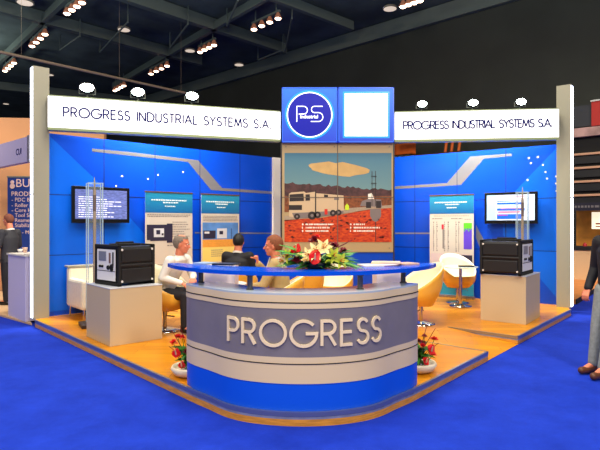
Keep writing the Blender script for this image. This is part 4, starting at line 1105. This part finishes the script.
# walker cut by the right edge
def standing(**k):
    J = dict(hip=(0,0,.93), waist=(0,0,1.1), chest=(.0,0,1.33), neck=(-.01,0,1.5), head=(.03,0,1.66),
      shl=(0,.19,1.43), shr=(0,-.19,1.43), ell=(-.03,.25,1.15), elr=(-.03,-.25,1.15), wrl=(.08,.26,.92), wrr=(.08,-.26,.92),
      hpl=(0,.09,.9), hpr=(0,-.09,.9), knl=(.1,.1,.5), knr=(-.02,-.1,.5), anl=(.1,.1,.10), anr=(-.22,-.1,.12), tol=(.27,.12,.04), tor=(-.06,-.12,.045))
    J.update(k); return J
p = at(615, 223, 5.65)
figure('person in black jacket and grey jeans walking at right edge', (p.x, p.y, 0), math.radians(200),
       standing(hpl=(.07,.09,.9), hpr=(.05,-.09,.9), knl=(.17,.08,.49), anl=(.27,.08,.10), tol=(.43,.10,.045), knr=(.14,-.1,.5), anr=(.20,-.1,.10), tor=(.36,-.11,.045), wrr=(.12,-.24,.9), elr=(-.02,-.26,1.13)), HR(), JKT, JEAN, SHOE, HBLK, jacket=True)
# man in dark suit on the neighbouring stand
p = at(9.5, 223, 10.3)
figure('man in dark suit with bald-cropped head standing beside the white desk at far left', (p.x, p.y, .02), math.radians(165),
       standing(elr=(.02,-.26,1.17), wrr=(.22,-.22,1.1), ell=(.02,.26,1.17), wrl=(.25,.2,1.12), knr=(0,-.1,.5), anr=(.0,-.1,.10), tor=(.16,-.11,.045), anl=(-.02,.1,.1), tol=(.14,.11,.045), knl=(0,.1,.5)), HR(0,.1), M('charcoal_suit', (44,44,50), .8), TRS, BSHOE, M('cropped_hair', (110,60,44), .8), jacket=True, collar=SHIRT, voxel=.009)

# ================================================================ NEIGHBOURING STAND, LEFT
TAN = M('tan_wall', (206,150,104), .7, noise=.05, scale=1)
nA = at(-40, 223, 12.3).xy; nB = at(104, 223, 12.6).xy
mb = MB(); mb.prism([tuple(nA), tuple(nB), (nB.x, nB.y+.15), (nA.x, nA.y+.15)], 0, 4.15)
nb = mb.build('partition', TAN); tag(nb, 'tall plain orange-tan partition of the neighbouring stand at left', 'partition')
# tan raised floor
mb = MB(); q = [on(-60,298,.03).xy, on(30,323.5,.03).xy, on(60,314,.03).xy+Vector((0,.5)), nB, nA]
q = [Vector((-9.5,8.9)), on(-20,309,.03).xy, on(32,323.5,.03).xy, Vector((-4.8,9.1)), Vector((-4.8,12.3)), nA+Vector((-1,0))]
mb.prism([tuple(v) for v in q], .0, .03); struct(mb.build('floor.002', M('beige_floor', (206,170,130), .5)))
# sloping lavender fascia
LAV = M('lavender_panel', (176,168,205), .5)
t = thing('fascia_panel', 'lavender overhead fascia with tiny dark lettering on the left neighbour stand', 'sign', (0,0,0))
a = at(-25, 223, 11.6).xy; b = at(28, 223, 9.6).xy; d = (b-a).normalized(); n_ = Vector((d.y,-d.x))
mb = MB(); mb.prism([tuple(a), tuple(b), tuple(b-n_*.12), tuple(a-n_*.12)], 2.78, 3.24); mb.build('panel', LAV, t)
mb = MB(); mb.prism([tuple(b-d*.05), tuple(b+d*.05), tuple(b+d*.05-n_*.12), tuple(b-d*.05-n_*.12)], 2.77, 3.26); mb.build('end_cap', M('lavender_edge', (126,126,140), .5), t)
c_ = along(16, a, b)
text_mesh('lettering', 'CUI', .17, NAVY, t, Matrix.Translation((c_.x+n_.x*.004, c_.y+n_.y*.004, 2.94)) @ Matrix.Rotation(math.atan2(d.y,d.x), 4, 'Z') @ Matrix.Rotation(PI/2, 4, 'X'))
# navy banner
bd = 12.0; t = thing('wall_banner', 'tall navy product banner hanging on the orange-tan partition', 'banner', at(22, 223, bd))
t.location.z = 0; bx0 = at(7.5,223,bd).x-t.location.x; bx1 = at(44,223,bd).x-t.location.x; zt = at(0,177.5,bd).z
mb = MB(); mb.box(bx0, 0, .2, bx1, .02, zt); mb.build('print', M('banner_navy', (24,52,128), .5), t)
mb = MB(); mb.box(bx0-.01,-.01,zt,bx1+.01,.03,zt+.03); mb.build('top_rail', STEEL, t)
BTX = M('banner_lettering_pink', (226,190,180), .5, emit=0)
for k, (txt, x, y, s) in enumerate((('BULL', 15.5, 187, .27), ('PRODUCTS', 11.2, 196, .15), ('- PDC Bits', 11.5, 201.5, .125), ('- Roller Cone', 11.5, 207, .125), ('- Core Heads', 11.5, 212, .125), ('- Tool Services', 11.5, 217, .125), ('- Reamers', 11.5, 222, .125), ('- Stabilizers', 11.5, 227, .125), ('- Motors', 22, 234, .125))):
    p = at(x, y, bd); text_mesh('lettering', txt, s, BTX, t, Matrix.Translation((p.x-t.location.x, -.004, p.z)) @ Matrix.Rotation(PI/2, 4, 'X'))
p = at(12.4, 183.5, bd); mb = MB(); mb.tube((p.x-t.location.x,-.006,p.z+.03),(p.x-t.location.x,0,p.z+.03),.045); mb.tube((p.x-t.location.x,-.006,p.z-.06),(p.x-t.location.x,0,p.z-.06),.06); mb.build('emblem', BTX, t)
# white desk with objects
a = on(28.5, 323, .03).xy+Vector((-.10,.09)); b = on(11, 316.5, .03).xy+Vector((-.10,.09)); d = (b-a).normalized(); n_ = Vector((-d.y, d.x)); n_ = n_ if n_.y > 0 else -n_
t = thing('reception_desk', 'white desk at far left beside the man in the dark suit', 'desk', (a.x, a.y, .03), math.atan2(d.y, d.x)+PI)
L_ = (b-a).length
mb = MB(); mb.box(-L_, 0, 0, 0, .6, 1.06, .004); mb.build('body', M('lavender_desk', (205,196,222), .5), t)
mb = MB(); mb.box(-L_-.02, -.02, 1.06, .02, .62, 1.09, .003); mb.build('top', WHITE, t)
for (px, h_, m_, lab, nm) in ((20, .05, WHITE, 'small white cup on the far left desk', 'cup'), (25, .09, M('cup_tan', (206,170,150), .5), 'small tan cup on the far left desk, at its right end', 'cup')):
    pp_ = along(px, a+n_*.25, b+n_*.25); mb = MB(); mb.lathe([(.03,0),(.045,h_),(.038,h_),(.026,.01)], 16); o = mb.build(nm, m_); o.location = (pp_.x, pp_.y, 1.12); tag(o, lab, 'cup')

# ================================================================ RIGHT SIDE OF THE HALL
K0 = along(573, Vector((7.62,14.5)), Vector((8.36,13.83))).xy; kd = Vector((.74,-.673)).normalized(); kn = Vector((-kd.y, kd.x)); kn = kn if kn.y > 0 else -kn
rzk = math.atan2(kd.y, kd.x)
def kz(y, d=14.5): return EYE-(y-HY)*d/F
ks = thing('shuttered_kiosk', 'dark louvred kiosk front with peach slat edges at right', 'kiosk', (K0.x-kd.x*.25, K0.y-kd.y*.25, 0), rzk)
mb = MB(); mb.box(0, .12, 2.2, 3.2, .6, 4.05); mb.build('back_panel', DARK, ks)
for k in range(6):
    z = kz(155.5+14.1*k-.0) if k < 5 else kz(212); z = kz(154.8+14*k*.97)
    if z < 2.15: continue
    mb = MB(); mb.box(0, 0, z-.03, 3.2, .12, z+.03, .005); mb.build('slat', M('slat_peach', (210,160,125), .5), ks)
    mb = MB(); mb.box(0, .03, z-.26, 3.2, .06, z-.06); mb.build('louvre_blade', M('louvre_black', (22,22,26), .5), ks)
mb = MB(); mb.box(0, -.05, 4.02, 3.2, .2, 4.26); mb.build('metal_beam', M('beam_pink', (176,140,135), .4, .3, noise=.3, scale=3), ks)
mb = MB(); mb.box(0, .0, 4.3, .72, .1, 4.88); mb.build('grey_board', M('board_grey', (56,58,62), .7), ks)
mb = MB(); mb.box(.72, -.04, 4.28, 3.2, .1, 4.94); rb = mb.build('red_board', M('board_red', (190,44,36), .6), ks)
mb = MB(); mb.box(.70, -.06, 4.94, 3.2, .12, 4.98); mb.build('board_cap', ALU, ks)
mb = MB(); mb.box(0, -.04, 1.98, 3.2, .12, 2.2); hd = mb.build('header_band', M('band_navy', (30,28,46), .5), ks)
random.seed(4); mb = MB(); x = .3
while x < 2.8: l = random.uniform(.04,.1); mb.box(x, -.045, 2.06, x+l, -.04, 2.12); x += l+.03
mb.build('band_lettering', BG, hd)
mb = MB(); mb.box(0, 1.3, .1, 3.2, 1.4, 2.2); mb.build('rear_wall', M('kiosk_amber', (226,150,50), .6, noise=.15, scale=3), ks)
mb = MB(); mb.box(0, .1, 2.2, 3.2, 1.4, 2.25); mb.build('canopy', DARK, ks)
t = thing('lit_screen', 'glowing white screen with small red emblem inside the right kiosk', 'screen', (K0.x-kd.x*.1+kn.x*.5, K0.y-kd.y*.1+kn.y*.5, 0), rzk)
mb = MB(); mb.box(.45, .0, kz(229), 1.15, .05, kz(212)); sc_ = mb.build('panel', M('screen_cream', (255,240,205), .3, emit=1.0), t)
mb = MB(); 
for (cx_, cz_, r_) in ((.72,kz(218),.03),(.78,kz(217),.045),(.84,kz(218.5),.04),(.78,kz(220.5),.03)): mb.tube((cx_,-.008,cz_),(cx_,.0,cz_),r_,r_,10)
mb.box(.55,-.008,kz(224.5),.68,.0,kz(223)); mb.box(.55,-.008,kz(227),.78,.0,kz(226)); mb.build('emblem', M('emblem_red', (170,40,34), .4), sc_)
kc = thing('kiosk_counter', 'cream counter with black top in front of the right kiosk', 'counter', (K0.x-kd.x*.25, K0.y-kd.y*.25, .1), rzk)
mb = MB(); mb.box(0, -.3, 0, 3.2, .25, .80); mb.build('body', M('kiosk_cream', (222,186,140), .5), kc)
mb = MB(); mb.box(-.02, -.34, .80, 3.22, .3, .90, .01); mb.build('top', DARK, kc)
for k, (x, m_, w_, h_) in enumerate(((.4, M('item_red', (170,30,40), .5), .1, .1), (.62, M('item_amber', (200,130,60), .5), .08, .16), (.82, M('item_dark', (60,40,44), .5), .12, .2), (1.02, M('item_blue', (60,70,110), .5), .1, .12))):
    mb = MB(); mb.lathe([(w_*.5,0),(w_*.55,h_*.6),(w_*.25,h_*.8),(w_*.25,h_),(w_*.1,h_)], 14); o = mb.build('jar', m_); q = K0+kd*(x-.1)
    o.location = (q.x, q.y, 1.0); tag(o, ('red', 'amber', 'dark brown', 'slate blue')[k]+' jar standing on the black kiosk counter', 'jar')
# raised wooden walkway of that stand
q0 = on(573,306,.0).xy; q1 = on(600,289,.0).xy; wdv = (q1-q0).normalized(); wnv = Vector((-wdv.y, wdv.x)); wnv = wnv if wnv.x < 0 else -wnv
e0 = q0+wdv*.25; e1 = q0+wdv*9
mb = MB(); mb.prism([tuple(v) for v in (e0, e1, e1+wnv*3.0, e0+wnv*.2)], 0, .1)
w2_ = struct(mb.build('floor.003', M('walkway_wood', (214,130,60), .35, noise=.15, scale=4, aniso=(1,6,1))))
mb = MB(); bar(mb, e0-wnv*.012, e1-wnv*.012, .02, 0, .1); mb.build('edge', DARK, w2_)

# far seating balcony seen in the slot over the right blue wall
def bw(px): return along(px, wa, wb).xy
a = bw(400); b = bw(482); d_ = (b-a).normalized()
mb = MB(); q = [a-wn*1.6, b-wn*1.6, b, a]; mb.prism([tuple(v) for v in q], 4.0, 4.12)
bal = mb.build('balcony', M('balcony_brown', (90,46,40), .7)); tag(bal, 'brown hall balcony glimpsed above the right blue wall', 'balcony')
mb = MB(); a2_ = bw(418)-wn*1.6; b2_ = bw(452)-wn*1.6; bar(mb, a2_, b2_, .06, 4.62, 4.85); mb.build('red_rail', M('rail_red', (170,24,40), .5), bal)
ORG = M('orange_seat', (235,110,30), .5, emit=0)
sp_ = None
for k in range(5):
    q = bw(399+k*6)-wn*1.1
    if sp_ is None:
        sp_ = thing('stadium_seat', 'orange plastic seat on the far hall balcony', 'seat', (q.x, q.y, 4.12), math.atan2(d_.y, d_.x), 'orange balcony seats'); o = sp_
        mb = MB(); mb.box(-.1,-.1,0,.1,.1,.12); mb.build('pedestal', STEEL, o); mb = MB(); mb.box(-.2,-.2,.12,.2,.2,.18,.02); mb.build('seat', ORG, o); mb = MB(); mb.box(-.2,.16,.15,.2,.22,.6,.02); mb.build('backrest', ORG, o)
    else: dup(sp_, (q.x, q.y, 4.12))
for px in (464, 470, 477):
    q = bw(px)-wn*1.5; mb = MB(); mb.tube((q.x,q.y,4.12),(q.x+.12,q.y,5.0),.05); o = mb.build('railing_post', ORG); tag(o, 'orange post on the far hall balcony', 'post', 'orange balcony posts')

# ================================================================ LIGHTS
def area(loc, size, energy, col, rot=(0,0,0), sy=None):
    l = bpy.data.lights.new('hall_and_fill_light', 'AREA'); l.energy = energy; l.color = col; l.size = size
    if sy: l.shape = 'RECTANGLE'; l.size_y = sy
    o = bpy.data.objects.new('hall_and_fill_light', l); C.objects.link(o); o.location = loc; o.rotation_euler = rot; return o
for (x, y, e) in ((-4, 1, 330), (4, 1, 330), (0, 5, 250), (-9, 9, 300), (9, 10, 300), (0, -1, 200)):
    area((x, y, 9.0), 1.4, e, (1, .95, .9))
for x in (-5, 5):
    area((x, -5, 8.5), 1.6, 820, (1, .84, .62), (math.radians(50), 0, math.radians(-x*2)))
for (p, d) in FLT:
    l = bpy.data.lights.new('flood_beam', 'SPOT'); l.energy = 330; l.color = (1, .93, .8); l.spot_size = math.radians(120); l.spot_blend = .8; l.shadow_soft_size = .08
    o = bpy.data.objects.new('flood_beam', l); C.objects.link(o); n_ = Vector((-d.y, d.x)); n_ = n_ if n_.y > 0 else -n_
    o.location = (p.x+n_.x*.35, p.y+n_.y*.35, p.z+.3)
    tgt = Vector((p.x+n_.x*1.6, p.y+n_.y*1.6, 1.0)); o.rotation_euler = (tgt-o.location).to_track_quat('-Z', 'Y').to_euler()
for (x, y) in ((-9, 14), (-2, 13), (5, 12), (-16, 22)):       # unseen upward fill lights, added to brighten the roof
    area((x, y, 7.6), 1.2, 230, (.85, 1, .95), (PI, 0, 0))
# roof lamps inside the stand reach
for (x, y) in ((-1.6, 7.6), (1.8, 7.6)):
    area((x, y, 8.6), .8, 260, (1, .86, .62))
# neighbour stand lamp
for (x, y, z, e) in ((-7.5, 10.6, 4.6, 40), (9.2, 12.6, 3.6, 60)):
    area((x, y, z), .5, e, (1, .8, .58))

w = bpy.data.worlds.new('World'); bpy.context.scene.world = w; w.use_nodes = True
w.node_tree.nodes['Background'].inputs[0].default_value = (.55, .64, .62, 1); w.node_tree.nodes['Background'].inputs[1].default_value = .35

# ================================================================ CAMERA
cam = bpy.data.cameras.new('camera'); co = bpy.data.objects.new('camera', cam); C.objects.link(co)
co.location = (0, 0, EYE); co.rotation_euler = (PI/2, 0, 0); cam.sensor_width = 36; cam.lens = F/600*36; cam.shift_y = -2/600; cam.clip_end = 200
sc = bpy.context.scene; sc.camera = co
sc.view_settings.view_transform = 'Standard'; sc.view_settings.look = 'None'; sc.view_settings.exposure = 0; sc.view_settings.gamma = 1
